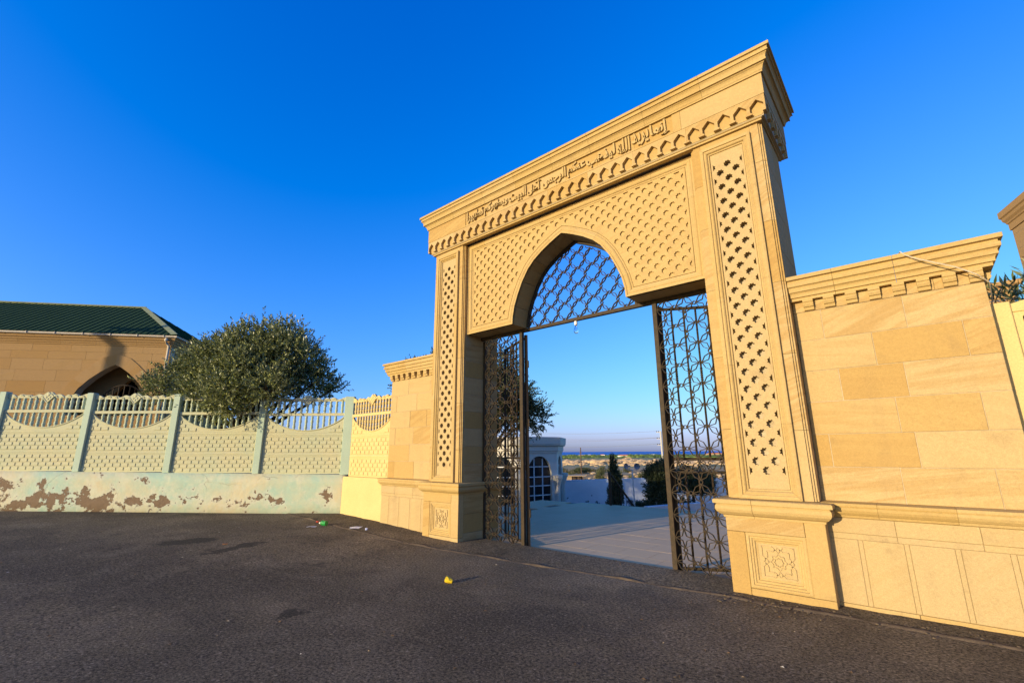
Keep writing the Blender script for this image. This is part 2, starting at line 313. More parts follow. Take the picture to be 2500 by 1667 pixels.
# ------------------------------------------------------------------ mesh helpers
class MB:
    def __init__(s): s.v = []; s.f = []
    def add(s, vs, fs):
        n = len(s.v); s.v += [tuple(v) for v in vs]; s.f += [tuple(i + n for i in f) for f in fs]; return s
    def box(s, x0, x1, y0, y1, z0, z1):
        return s.add([(x0, y0, z0), (x1, y0, z0), (x1, y1, z0), (x0, y1, z0), (x0, y0, z1), (x1, y0, z1), (x1, y1, z1), (x0, y1, z1)],
                     [(0, 3, 2, 1), (4, 5, 6, 7), (0, 1, 5, 4), (1, 2, 6, 5), (2, 3, 7, 6), (3, 0, 4, 7)])
    def cbox(s, x0, x1, y0, y1, z0, z1, c=0.004):
        # box whose edges are all chamfered
        vs = []; P = []
        for sx, X in ((-1, x0), (1, x1)):
            for sy, Y in ((-1, y0), (1, y1)):
                for sz, Z in ((-1, z0), (1, z1)):
                    i = len(vs)
                    vs += [(X, Y - sy * c, Z - sz * c), (X - sx * c, Y, Z - sz * c), (X - sx * c, Y - sy * c, Z)]
                    P.append(i)
        g = lambda a, b, d, k: P[a * 4 + b * 2 + d] + k
        fs = [(g(0,0,0,0), g(0,0,1,0), g(0,1,1,0), g(0,1,0,0)), (g(1,0,0,0), g(1,1,0,0), g(1,1,1,0), g(1,0,1,0)),
              (g(0,0,0,1), g(1,0,0,1), g(1,0,1,1), g(0,0,1,1)), (g(0,1,0,1), g(0,1,1,1), g(1,1,1,1), g(1,1,0,1)),
              (g(0,0,0,2), g(0,1,0,2), g(1,1,0,2), g(1,0,0,2)), (g(0,0,1,2), g(1,0,1,2), g(1,1,1,2), g(0,1,1,2))]
        for a in (0, 1):
            for b in (0, 1):
                fs.append((g(a,b,0,0), g(a,b,0,1), g(a,b,1,1), g(a,b,1,0)))
                fs.append((g(a,0,b,0), g(a,0,b,2), g(a,1,b,2), g(a,1,b,0)))
                fs.append((g(0,a,b,1), g(0,a,b,2), g(1,a,b,2), g(1,a,b,1)))
                for d in (0, 1): fs.append((g(a,b,d,0), g(a,b,d,1), g(a,b,d,2)))
        return s.add(vs, fs)
    def prism(s, poly, a, b, axis='y'):
        n = len(poly)
        def P(p, t):
            return (p[0], t, p[1]) if axis == 'y' else (t, p[0], p[1]) if axis == 'x' else (p[0], p[1], t)
        vs = [P(p, a) for p in poly] + [P(p, b) for p in poly]
        fs = [tuple(range(n)), tuple(range(2 * n - 1, n - 1, -1))] + [(i, i + n, (i + 1) % n + n, (i + 1) % n) for i in range(n)]
        return s.add(vs, fs)
    def loft(s, rings, closed=True, caps=True):
        n = len(rings[0]); base = len(s.v); fs = []
        for k in range(len(rings) - 1):
            for i in range(n if closed else n - 1):
                j = (i + 1) % n
                fs.append((k * n + i, k * n + j, (k + 1) * n + j, (k + 1) * n + i))
        if caps and closed: fs += [tuple(range(n - 1, -1, -1)), tuple((len(rings) - 1) * n + i for i in range(n))]
        return s.add([v for r in rings for v in r], fs)
    def lathe(s, prof, seg=10, c=(0, 0, 0), axis='z'):
        rings = []
        for r, z in prof:
            ring = []
            for i in range(seg):
                a = 2 * PI * i / seg; x, y = r * math.cos(a), r * math.sin(a)
                p = (x, y, z) if axis == 'z' else (x, -z, y) if axis == 'y' else (z, x, y)
                ring.append((c[0] + p[0], c[1] + p[1], c[2] + p[2]))
            rings.append(ring)
        return s.loft(rings)
    def tube(s, pts, r, seg=6):
        pts = [Vector(p) for p in pts]; rings = []
        rs = r if isinstance(r, (list, tuple)) else [r] * len(pts)
        for i, p in enumerate(pts):
            t = (pts[min(i + 1, len(pts) - 1)] - pts[max(i - 1, 0)]).normalized()
            up = Vector((0, 0, 1)) if abs(t.z) < 0.9 else Vector((1, 0, 0))
            a = t.cross(up).normalized(); b = a.cross(t)
            rings.append([tuple(p + (a * math.cos(2 * PI * k / seg) + b * math.sin(2 * PI * k / seg)) * rs[i]) for k in range(seg)])
        return s.loft(rings)
    def bar(s, p, q, w, d):
        # flat bar lying in the xz plane: width w in the plane, depth d along y
        p, q = Vector((p[0], 0, p[1])), Vector((q[0], 0, q[1])); t = (q - p)
        if t.length < 1e-5: return s
        t.normalize(); n = Vector((-t.z, 0, t.x)) * (w / 2); y = Vector((0, d / 2, 0))
        c = [p - n - y, p + n - y, p + n + y, p - n + y, q - n - y, q + n - y, q + n + y, q - n + y]
        return s.add([tuple(x) for x in c], [(0, 1, 2, 3), (7, 6, 5, 4), (0, 4, 5, 1), (1, 5, 6, 2), (2, 6, 7, 3), (3, 7, 4, 0)])
    def sphere(s, c, r, seg=10, rings=6):
        r = r if isinstance(r, (tuple, list)) else (r, r, r)
        R_ = []
        for k in range(rings + 1):
            a = -PI / 2 + PI * k / rings; q = max(math.cos(a), 0.02)
            R_.append([(c[0] + r[0] * q * math.cos(2 * PI * i / seg), c[1] + r[1] * q * math.sin(2 * PI * i / seg), c[2] + r[2] * math.sin(a)) for i in range(seg)])
        return s.loft(R_)
    def mesh(s, name, inv=None, smooth=False):
        vs = s.v if inv is None else [tuple(inv @ Vector(v)) for v in s.v]
        me = bpy.data.meshes.new(name); me.from_pydata(vs, [], s.f); me.validate(); me.update()
        if smooth: me.shade_smooth()
        return me

INV = {}       # object name -> inverse of its world matrix
def root(name, label, cat, loc=(0, 0, 0), rz=0.0, group=None):
    o = bpy.data.objects.new(name, None); COL.objects.link(o); o.empty_display_size = 0.1
    o.location = loc; o.rotation_euler = (0, 0, rz)
    INV[o.name] = (Matrix.Translation(Vector(loc)) @ Matrix.Rotation(rz, 4, 'Z')).inverted()
    o['label'] = label; o['category'] = cat
    if group: o['group'] = group
    return o
def link(name, me, m, parent=None, loc=None, rot=None, label=None, kind=None):
    o = bpy.data.objects.new(name, me); COL.objects.link(o)
    if m is not None and not me.materials: me.materials.append(m)
    if parent is not None: o.parent = parent; INV[o.name] = INV[parent.name]
    else: INV[o.name] = Matrix.Identity(4)
    if loc is not None: o.location = loc
    if rot is not None: o.rotation_euler = rot
    if label: o['label'] = label
    if kind: o['kind'] = kind
    return o
def part(name, mb, m, parent, smooth=False, world=True, **kw):
    me = mb.mesh(name, INV[parent.name] if (parent is not None and world) else None, smooth)
    return link(name, me, m, parent, **kw)
def thing(name, mb, m, label, cat, group=None, smooth=False):
    o = part(name, mb, m, None, smooth); o['label'] = label; o['category'] = cat
    if group: o['group'] = group
    return o
def struct(name, mb, m, smooth=False, kind='structure'):
    o = part(name, mb, m, None, smooth); o['kind'] = kind; return o
def auto_smooth(o, ang=40):
    o.data.shade_smooth()
    try: o.data.set_sharp_from_angle(angle=R(ang))
    except Exception: pass
    return o

def curve_plate(outline, holes, thick, bevel=0.0):
    """flat plate with holes, in (x, z); front face at y=0, goes back to y=thick"""
    cu = bpy.data.curves.new('plate', 'CURVE'); cu.dimensions = '2D'; cu.fill_mode = 'BOTH'; cu.extrude = thick / 2
    for poly in [outline] + holes:
        sp = cu.splines.new('POLY'); sp.points.add(len(poly) - 1)
        for i, (x, z) in enumerate(poly): sp.points[i].co = (x, z, 0, 1)
        sp.use_cyclic_u = True
    ob = bpy.data.objects.new('plate', cu); COL.objects.link(ob)
    dg = bpy.context.evaluated_depsgraph_get()
    me = bpy.data.meshes.new_from_object(ob.evaluated_get(dg))
    mb = MB(); mb.v = [(v.co.x, thick / 2 - v.co.z, v.co.y) for v in me.vertices]; mb.f = [tuple(p.vertices) for p in me.polygons]
    bpy.data.objects.remove(ob); bpy.data.curves.remove(cu); bpy.data.meshes.remove(me)
    return mb
def shift(mb, dx=0, dy=0, dz=0):
    mb.v = [(x + dx, y + dy, z + dz) for x, y, z in mb.v]; return mb
def star(cx, cz, ro, ri, n=8, a0=PI / 8):
    return [(cx + (ro if k % 2 == 0 else ri) * math.cos(a0 + PI * k / n), cz + (ro if k % 2 == 0 else ri) * math.sin(a0 + PI * k / n)) for k in range(2 * n)]
def clip_box(poly, x0, x1, z0, z1):
    def cut(P, ax, lim, keep_ge):
        out = []
        for i in range(len(P)):
            a, b = P[i - 1], P[i]
            ia = (a[ax] >= lim) if keep_ge else (a[ax] <= lim); ib = (b[ax] >= lim) if keep_ge else (b[ax] <= lim)
            if ia != ib:
                t = (lim - a[ax]) / (b[ax] - a[ax]); out.append((a[0] + t * (b[0] - a[0]), a[1] + t * (b[1] - a[1])))
            if ib: out.append(b)
        return out
    for ax, lim, ge in ((0, x0, True), (0, x1, False), (1, z0, True), (1, z1, False)):
        if poly: poly = cut(poly, ax, lim, ge)
    res = []
    for p in poly:
        if not res or (abs(p[0] - res[-1][0]) + abs(p[1] - res[-1][1])) > 1e-4: res.append(p)
    return res if len(res) >= 4 else None

def offset_path(path, d, closed=True):
    n = len(path); out = []
    for i in range(n):
        p = Vector(path[i]); a = Vector(path[i - 1]) if (closed or i > 0) else None; b = Vector(path[(i + 1) % n]) if (closed or i < n - 1) else None
        ns = []
        if a is not None: e = (p - a).normalized(); ns.append(Vector((-e.y, e.x)))
        if b is not None: e = (b - p).normalized(); ns.append(Vector((-e.y, e.x)))
        if len(ns) == 2:
            m = (ns[0] + ns[1]).normalized(); k = d / max(m.dot(ns[0]), 0.3)
        else: m = ns[0]; k = d
        out.append((p.x + m.x * k, p.y + m.y * k))
    return out
def sweep_frame(path, prof, cuts, gap=0.002):
    """path closed, counter-clockwise (in xz); prof = [(inset, y)]; returns one MB for each run of vertices in cuts"""
    rings = [[(x, y, z) for x, z in offset_path(path, d)] for d, y in prof]
    n = len(path); out = []
    for a, b in cuts:
        mb = MB(); idx = [i % n for i in range(a, b + 1)]
        rr = []
        for r in rings: rr.append([Vector(r[i]) for i in idx])
        for r in rr:
            if gap:
                r[0] = r[0] + (r[1] - r[0]).normalized() * gap if len(r) > 1 else r[0]
                r[-1] = r[-1] + (r[-2] - r[-1]).normalized() * gap
        mb.loft([[tuple(v) for v in r] for r in rr], closed=False)
        out.append(mb)
    return out
def run_x(prof, xa, xb, fy, mitre_a=0, mitre_b=0, cap=True):
    """moulding along x with profile [(outward, z)] in front of plane y=fy; mitre_b=1 lets the right end grow by the outward amount"""
    A = [(xa - mitre_a * o, fy - o, z) for o, z in prof]; B = [(xb + mitre_b * o, fy - o, z) for o, z in prof]
    return MB().loft([A, B], closed=True, caps=cap)
def run_y(prof, ya, yb, fx, sgn=1, mitre_a=0, mitre_b=0):
    A = [(fx + sgn * o, ya - mitre_a * o, z) for o, z in prof]; B = [(fx + sgn * o, yb + mitre_b * o, z) for o, z in prof]
    return MB().loft([A, B], closed=True)

def gz(x):
    return float(np.interp(x, [-40, -17.9, -11.5, -9.5, -7.4, -6], [0.5, 0.30, 0.155, 0.10, 0.012, 0.0]))

# ================================================================== SETTING
def build_ground():
    xs = [-70, -40, -30, -24, -17.9, -15, -13, -11.5, -10.5, -9.5, -8.5, -7.4, -6, -4, -2, 0, 3, 8, 20, 70]
    ys = [-70, -30, -12, -6, -3, 0, 2, 4, 5, 6, 6.94]
    mb = MB(); mb.add([(x, y, gz(x)) for y in ys for x in xs], [])
    n = len(xs)
    mb.f = [(j * n + i, j * n + i + 1, (j + 1) * n + i + 1, (j + 1) * n + i) for j in range(len(ys) - 1) for i in range(n - 1)]
    struct('asphalt_ground', mb, M['asphalt'], True)
    # rough strip of older asphalt between the concrete edge and the wall
    edge = [(-15.2, 5.75), (-14.1, 5.74), (-12, 5.67), (-10.3, 5.62), (-9, 5.66), (-7.6, 5.70), (-6.4, 5.80), (-4.7, 5.92), (-3.4, 6.02), (-1.95, 6.12), (-1.0, 6.12), (-0.4, 6.14), (0.5, 6.12), (3, 6.1), (8, 6.05)]
    fine = []
    for (a, b), (c, d) in zip(edge[:-1], edge[1:]):
        k = max(2, int((c - a) / 0.12))
        for i in range(k):
            t = i / k; x = a + (c - a) * t
            fine.append((x, b + (d - b) * t + 0.05 * mnoise.noise(Vector((x * 1.7, 3.3, 0))) + 0.018 * mnoise.noise(Vector((x * 9, 1, 0)))))
    mb = MB(); n = len(fine)
    rows = (0.0, 0.25, 0.6, 1.0)
    for k, t in enumerate(rows):
        mb.v += [(x, y + (6.93 - y) * t, gz(x) + 0.004 + 0.010 * t + (0.012 * mnoise.noise(Vector((x * 5, t * 7, 0))) + 0.008 if 0 < t < 1 else 0)) for x, y in fine]
    mb.f = [(k * n + i, k * n + i + 1, (k + 1) * n + i + 1, (k + 1) * n + i) for k in range(len(rows) - 1) for i in range(n - 1)]
    struct('asphalt_verge', mb, M['asphalt_edge'], True)
    # low broken concrete lip along that strip
    mb = MB(); rings = []
    for i, (x, y) in enumerate(fine):
        g = gz(x); w = 0.035 + 0.03 * abs(mnoise.noise(Vector((x * 3.1, 7, 0)))) + 0.02 * mnoise.noise(Vector((x * 11, 2, 0)))
        h = 0.010 + 0.020 * mnoise.noise(Vector((x * 2.3, 0, 5))) + 0.009 * mnoise.noise(Vector((x * 14, 0, 5)))
        h = max(h, -0.012); w = max(w, 0.015)
        rings.append([(x, y - w, g - 0.004), (x, y - w * 0.5, g + h * 0.8), (x, y + w * 0.4, g + h + 0.004), (x, y + w, g + 0.002)])
    mb.loft(rings, closed=False)
    struct('concrete_lip', mb, M['concrete'], True)
build_ground()

def terr_z(x, y):
    r = math.hypot(x, y)
    prof_r = [0, 13, 15.5, 17, 27, 60, 130, 250, 450, 1000, 2500, 4000, 9000]
    prof_z = [-0.35, -0.35, -0.9, -1.2, -1.35, -4.0, -6.2, -8.4, -10.8, -14.5, -19.4, -22.5, -30]
    z = float(np.interp(r, prof_r, prof_z))
    if y < 13: z = max(z, -0.35) if r < 60 else z
    if y < 11 and r < 60: z = -0.35
    if r > 60: z += 0.004 * r ** 0.8 * mnoise.noise(Vector((x * 0.012, y * 0.012, 0))) * 3
    return z
def build_terrain():
    rs = [0.5, 6, 9, 11, 12, 13, 14, 15, 16, 17, 19, 22, 27, 34, 45, 60, 80, 105, 130, 160, 200, 250, 310, 380, 450, 540, 650, 800, 1000, 1300, 1700, 2100, 2600, 3200, 4000, 5500, 9000]
    na = 180; mb = MB()
    for r in rs:
        for k in range(na):
            a = 2 * PI * k / na; x, y = r * math.cos(a), r * math.sin(a); mb.v.append((x, y, terr_z(x, y)))
    for i in range(len(rs) - 1):
        for k in range(na):
            j = (k + 1) % na; mb.f.append((i * na + k, i * na + j, (i + 1) * na + j, (i + 1) * na + k))
    mb.f.append(tuple(range(na)))
    struct('terrain', mb, M['terrain'], True)
    mb = MB(); r0, r1 = 2000, 80000; n = 128
    mb.v = [(r * math.cos(2 * PI * k / n), r * math.sin(2 * PI * k / n), -20.6) for r in (r0, r1) for k in range(n)]
    mb.f = [(k, (k + 1) % n, n + (k + 1) % n, n + k) for k in range(n)]
    struct('sea', mb, M['sea'])
build_terrain()

def build_courtyard():
    f = struct('courtyard_floor', MB().box(-10.6, 3.0, 6.95, 14.0, -0.5, -0.052), M['joint'])
    tx, ty = 0.6, 0.6
    ang = 0.0
    shared = MB().box(-tx / 2 + .003, tx / 2 - .003, -ty / 2 + .003, ty / 2 - .003, -0.015, 0.012).mesh('tile')
    x = -8.9; rows = 0
    cells = []
    j = 0
    y = 7.25
    while y < 13.9:
        x = -9.0 + (0.3 if j % 2 else 0.0)
        while x < -1.4:
            cells.append((math.hypot(x, y), x, y)); x += tx
        y += ty; j += 1
    cells.sort()
    for k, (_, x, y) in enumerate(cells[:150]):
        link('tile', shared, M['tile'], f, (x, y, -0.045 + 0.0008 * random.random()))
    rest = MB()
    for _, x, y in cells[150:]:
        z = -0.045
        rest.box(x - .296, x + .296, y - .296, y + .296, z - .015, z + .012)
    rest.box(-10.6, -9.32, 6.96, 14.0, -.06, -.034)
    rest.box(-1.08, 3.0, 7.6, 14.0, -.06, -.034)
    o = part('tile_field', rest, M['tile'], f); o['kind'] = 'stuff'
build_courtyard()

# ================================================================== GATE
CX = -4.35
PL = (-7.77, -6.80); PRX = (-1.90, -0.93)     # pier shafts in x
gate = root('stone_gate', 'tall carved sandstone gateway with a pointed arch and an inscription under its cornice', 'gateway', (CX, 6.32, 0))
ARCH_D = [(1.195, 4.05), (1.185, 4.20), (1.14, 4.40), (1.06, 4.61), (0.94, 4.86), (0.79, 5.08), (0.65, 5.215), (0.45, 5.35), (0.25, 5.455), (0.11, 5.52), (0.0, 5.565)]
def arch_halfwidth(z, inset=0.0):
    zs = [p[1] - (inset * 1.25 if p[1] > 4.06 else 0) for p in ARCH_D]; ws = [p[0] - inset for p in ARCH_D]
    if z > zs[-1]: return -1
    return float(np.interp(z, zs, ws))

PLINTH_MOULD = [(-0.02, 0.86), (0.012, 0.86), (0.018, 0.885), (0.045, 0.90), (0.075, 0.93), (0.088, 0.96), (0.085, 0.995), (0.070, 1.02), (0.070, 1.026), (0.105, 1.026), (0.105, 1.066), (0.095, 1.075), (-0.09, 1.082)]
def relief_knot(cx, cz, w, h, y):
    """interlaced square knot in low relief with a rosette"""
    mb = MB()
    def line(pts, wd=0.012, d=0.020):
        for a, b in zip(pts[:-1], pts[1:]):
            q = MB().bar(a, b, wd, d); mb.add([(x, yy + y, z) for x, yy, z in q.v], q.f)
    a, b = w / 2, h / 2; k = 0.055
    def loop(sx, sz, tip):
        # square with a pointed kink in the middle of each side
        p = []
        p += [(-sx, -sz), (-k, -sz), (0, -sz + tip), (k, -sz), (sx, -sz), (sx, -k), (sx - tip, 0), (sx, k), (sx, sz), (k, sz), (0, sz - tip), (-k, sz), (-sx, sz), (-sx, k), (-sx + tip, 0), (-sx, -k), (-sx, -sz)]
        return [(cx + x, cz + z) for x, z in p]
    line(loop(a, b, 0.062)); line(loop(a - 0.052, b - 0.052, -0.042))
    r = min(a, b) * 0.52
    st = star(cx, cz, r, r * 0.76, 8, 0); line(st + st[:1], 0.010)
    rs = []
    for i in range(33):
        t = 2 * PI * i / 32; q = r * 0.50 * (1 + 0.13 * math.cos(8 * t)); rs.append((cx + q * math.cos(t), cz + q * math.sin(t)))
    line(rs, 0.009)
    return mb
def build_pier(x0, x1, inner):
    """inner=+1: the opening is on the +x side"""
    S = M['stone']
    core = part('pier', MB().box(x0 + .006, x1 - .006, 6.475, 7.44, 0.0, 6.05).box(x0 + .006, x1 - .006, 6.40, 6.475, 0.0, 1.0), M['mortar'], gate)
    # plinth: four stones framing the carved panel
    px0, px1 = x0 - 0.035, x1 + 0.035
    fx0, fx1 = (x0 + x1) / 2 - 0.315, (x0 + x1) / 2 + 0.315
    g = 0.002
    zb = -0.12
    fl, fr = (px0, fx0), (fx1, px1)
    part('plinth_stone', MB().cbox(fx0 + g, px1, 6.32, 6.46, zb, 0.088 - g), S, core)
    part('plinth_stone', MB().cbox(px0, fx0 - g, 6.32, 6.46, zb, 0.70), S, core)
    part('plinth_stone', MB().cbox(fx1 + g, px1, 6.32, 6.46, 0.088 + g, 0.862), S, core)
    part('plinth_stone', MB().cbox(px0, fx1 - g, 6.32, 6.46, 0.704, 0.862), S, core)
    for s, xa, xb in ((-1, px0, x0 + .02), (1, x1 - .02, px1)):
        for k, (za, zc) in enumerate(((zb, 0.16), (0.164, 0.50), (0.504, 0.862))):
            part('plinth_side_stone', MB().cbox(xa, xb, 6.464, 7.46, za, zc), S, core)
    path = [(fx0, 0.09), (fx1, 0.09), (fx1, 0.70), (fx0, 0.70)]
    prof = [(0, 6.40), (0, 6.332), (0.012, 6.326), (0.035, 6.326), (0.04, 6.338), (0.062, 6.338), (0.066, 6.35), (0.088, 6.352), (0.094, 6.365), (0.115, 6.37), (0.12, 6.40)]
    for mb in sweep_frame(path, prof, [(0, 1), (1, 2), (2, 3), (3, 4)], 0):
        part('panel_moulding', mb, M['carved'], core)
    part('carved_panel', MB().box(fx0 + .11, fx1 - .11, 6.372, 6.41, 0.2, 0.59).add(*(lambda q: (q.v, q.f))(relief_knot((x0 + x1) / 2, 0.395, 0.33, 0.33, 6.37))), M['panel'], core)
    # plinth cap moulding round the pier
    xm = x0 + 0.30
    part('plinth_moulding', run_x(PLINTH_MOULD, px0, xm - .002, 6.32, 1, 0), M['carved'], core)
    part('plinth_moulding', run_x(PLINTH_MOULD, xm + .002, px1, 6.32, 0, 1), M['carved'], core)
    part('plinth_moulding', run_y(PLINTH_MOULD, 6.32, 7.46, px1, 1, 1, 0), M['carved'], core)
    part('plinth_moulding', run_y(PLINTH_MOULD, 6.32, 7.46, px0, -1, 1, 0), M['carved'], core)
    # shaft: strips left and right of the pierced panel, with stepped arrises
    c = (x0 + x1) / 2; a, b = c - 0.338, c + 0.338
    zs = [1.083, 1.92, 2.86, 3.80, 4.72, 5.40, 6.05]
    off = 0.0 if inner > 0 else 0.18
    zs2 = [1.083] + [z + off for z in (1.70, 2.62, 3.55, 4.40, 5.28)] + [6.05]
    for za, zc in zip(zs[:-1], zs[1:]):
        q = [(x0, 6.47), (x0, 6.425), (x0 + .022, 6.425), (x0 + .022, 6.402), (x0 + .044, 6.402), (x0 + .044, 6.38), (a, 6.38), (a, 6.47)]
        part('shaft_stone', MB().prism(q, za + .003, zc - .001, 'z'), S, core)
    for za, zc in zip(zs2[:-1], zs2[1:]):
        q = [(b, 6.47), (b, 6.38), (x1 - .044, 6.38), (x1 - .044, 6.402), (x1 - .022, 6.402), (x1 - .022, 6.425), (x1, 6.425), (x1, 6.47)]
        part('shaft_stone', MB().prism(q, za + .003, zc - .001, 'z'), S, core)
    part('shaft_stone', MB().cbox(a, b, 6.38, 6.47, 5.953, 6.05), S, core)
    # side faces in coursed stones
    for side, xa, xb in ((-1, x0, x0 + .05), (1, x1 - .05, x1)):
        z = 1.083; k = 0
        while z < 6.0:
            zt = min(z + (0.345 if side == inner else 0.62), 6.05)
            if 6.05 - zt < 0.1: zt = 6.05
            if side != inner and k % 2:
                part('side_stone', MB().cbox(xa, xb, 6.474, 6.95, z + .003, zt - .003, .003), S, core)
                part('side_stone', MB().cbox(xa, xb, 6.956, 7.45, z + .003, zt - .003, .003), S, core)
            else:
                part('side_stone', MB().cbox(xa, xb, 6.474, 7.45, z + .003, zt - .003, .003), S, core)
            z = zt; k += 1
    # frame of the pierced panel
    path = [(a, 1.086), (b, 1.086), (b, 5.95), (a, 5.95)]
    prof = [(0, 6.46), (0, 6.335), (0.02, 6.33), (0.045, 6.33), (0.049, 6.345), (0.056, 6.348), (0.075, 6.342), (0.088, 6.352), (0.095, 6.37), (0.112, 6.374), (0.116, 6.388), (0.122, 6.42)]
    mids = []
    for i, (p, q) in enumerate(zip(path, path[1:] + path[:1])):
        mids.append(p)
        if i in (1, 3):
            lo, hi = (p[1], q[1])
            for t in ((0.18, 0.37, 0.56, 0.75, 0.9) if i == 1 else (0.1, 0.28, 0.47, 0.66, 0.85)): mids.append((p[0], lo + (hi - lo) * t))
    n = len(mids)
    for mb in sweep_frame(mids, prof, [(i, i + 1) for i in range(n)], 0.0008):
        part('panel_frame', mb, M['carved'], core)
    ax, bx, az, bz = c - 0.218, c + 0.218, 1.203, 5.833
    holes = []
    dz = (5.625 - 1.417) / 38
    for i in range(-2, 40 + 1):
        for j in range(-2, 3):
            if (i + j) % 2: continue
            h = star(c + j * 0.105, 1.417 + i * dz, 0.054, 0.040)
            if i < 0 or i > 38: continue
            q = clip_box(h, ax + .024, bx - .024, az + .03, bz - .03)
            if q: holes.append(q)
    mb = shift(curve_plate([(ax, az), (bx, az), (bx, bz), (ax, bz)], holes, 0.06), 0, 6.39, 0)
    part('star_screen', mb, M['panel'], core)
    return core
build_pier(PL[0], PL[1], 1)
build_pier(PRX[0], PRX[1], -1)

def build_lintel():
    xl, xr, zb, zt = PL[1] + .002, PRX[0] - .002, 4.05, 6.05
    path = [(xl, zb), (CX - 1.195, zb)] + [(CX - w, z) for w, z in ARCH_D[1:]] + [(CX + w, z) for w, z in ARCH_D[-2:0:-1]] + [(CX + 1.195, zb), (xr, zb), (xr, zt), (xl, zt)]
    inner = offset_path(path, 0.03)
    core = part('lintel', shift(curve_plate(inner, [], 0.40), 0, 6.56, 0), M['mortar'], gate)
    prof = [(0, 6.56), (0, 6.50), (0.028, 6.498), (0.033, 6.511), (0.045, 6.513), (0.06, 6.503), (0.085, 6.499), (0.105, 6.508), (0.112, 6.522), (0.135, 6.528), (0.14, 6.536), (0.15, 6.55)]
    n = len(path); na = len(ARCH_D)
    i0 = 1; i1 = 1 + 2 * (na - 1)
    apex = 1 + na - 1
    cuts = [(0, 1)] + [(i, min(i + 2, i1)) for i in range(i0, i1, 2)] + [(i1, i1 + 1)]
    for mb in sweep_frame(path, prof, cuts, 0.001):
        part('arch_moulding', mb, M['carved'], core)
    # straight border pieces
    full = list(path)
    for (p, q), fr in ((((xr, zb), (xr, zt)), (0.33, 0.66)), (((xr, zt), (xl, zt)), (0.14, 0.3, 0.45, 0.6, 0.78, 0.9)), (((xl, zt), (xl, zb)), (0.3, 0.62))):
        i = full.index(p)
        for k, t in enumerate(fr): full.insert(i + 1 + k, (p[0] + (q[0] - p[0]) * t, p[1] + (q[1] - p[1]) * t))
    j0 = full.index((xr, zb)); m = len(full)
    for mb in sweep_frame(full, prof, [(i, i + 1) for i in range(j0, m)], 0.001):
        part('border_moulding', mb, M['carved'], core)
    # star screen
    out = offset_path(path, 0.146)
    ax, bx, bz, az = out[0][0], out[-2][0], out[-1][1], out[0][1]
    holes = []
    sx, sz = 0.1085, 0.1035
    k0 = int((CX - ax) / sx) + 2
    arch_out = out[1:1 + 2 * na - 1]
    for i in range(-k0, k0 + 1):
        for j in range(0, 19):
            if (i + j) % 2: continue
            cx, cz = CX + i * sx, bz - 0.018 - j * sz
            if cz < az - 0.02: continue
            d = min(math.hypot(cx - x, cz - z) for x, z in arch_out)
            # distance to the arch polyline
            for (xa, za), (xb, zc) in zip(arch_out[:-1], arch_out[1:]):
                L2 = (xb - xa) ** 2 + (zc - za) ** 2; t = max(0, min(1, ((cx - xa) * (xb - xa) + (cz - za) * (zc - za)) / L2))
                d = min(d, math.hypot(cx - xa - t * (xb - xa), cz - za - t * (zc - za)))
            w = arch_halfwidth(cz - 0.17)
            if d < 0.056 or (abs(cx - CX) < max(w, 0) + 0.10 and cz < 5.75): continue
            q = clip_box(star(cx, cz, 0.051, 0.038), ax + .035, bx - .035, az + .022, bz - .022)
            if q: holes.append(q)
    part('screen_back', shift(curve_plate(offset_path(path, 0.14), [], 0.0045), 0, 6.5552, 0), M['carved'], core)
    plate = shift(curve_plate(out, holes, 0.028), 0, 6.527, 0)
    part('star_screen', plate, M['carved'], core)
    # stones lining the arch soffit
    ring0 = path[1:i1 + 1]; ring1 = offset_path(path, 0.032)[1:i1 + 1]
    for i in range(0, len(ring0) - 1, 2):
        a, b = i, min(i + 2, len(ring0) - 1)
        lerp = lambda p, q, t: (p[0] + (q[0] - p[0]) * t, p[1] + (q[1] - p[1]) * t)
        for ya, yb in ((6.502, 6.965),):
            seg0 = [ring0[k] for k in range(a, b + 1)]; seg1 = [ring1[k] for k in range(a, b + 1)]
            seg0[0] = lerp(seg0[0], seg0[1], .012); seg0[-1] = lerp(seg0[-1], seg0[-2], .012)
            part('soffit_stone', MB().prism(seg0 + seg1[::-1], ya, yb, 'y'), M['stone'], core)
    for xa, xb in ((xl, CX - 1.197), (CX + 1.197, xr)):
        part('soffit_stone', MB().cbox(xa, xb, 6.502, 6.965, zb, zb + .031), M['stone'], core)
build_lintel()

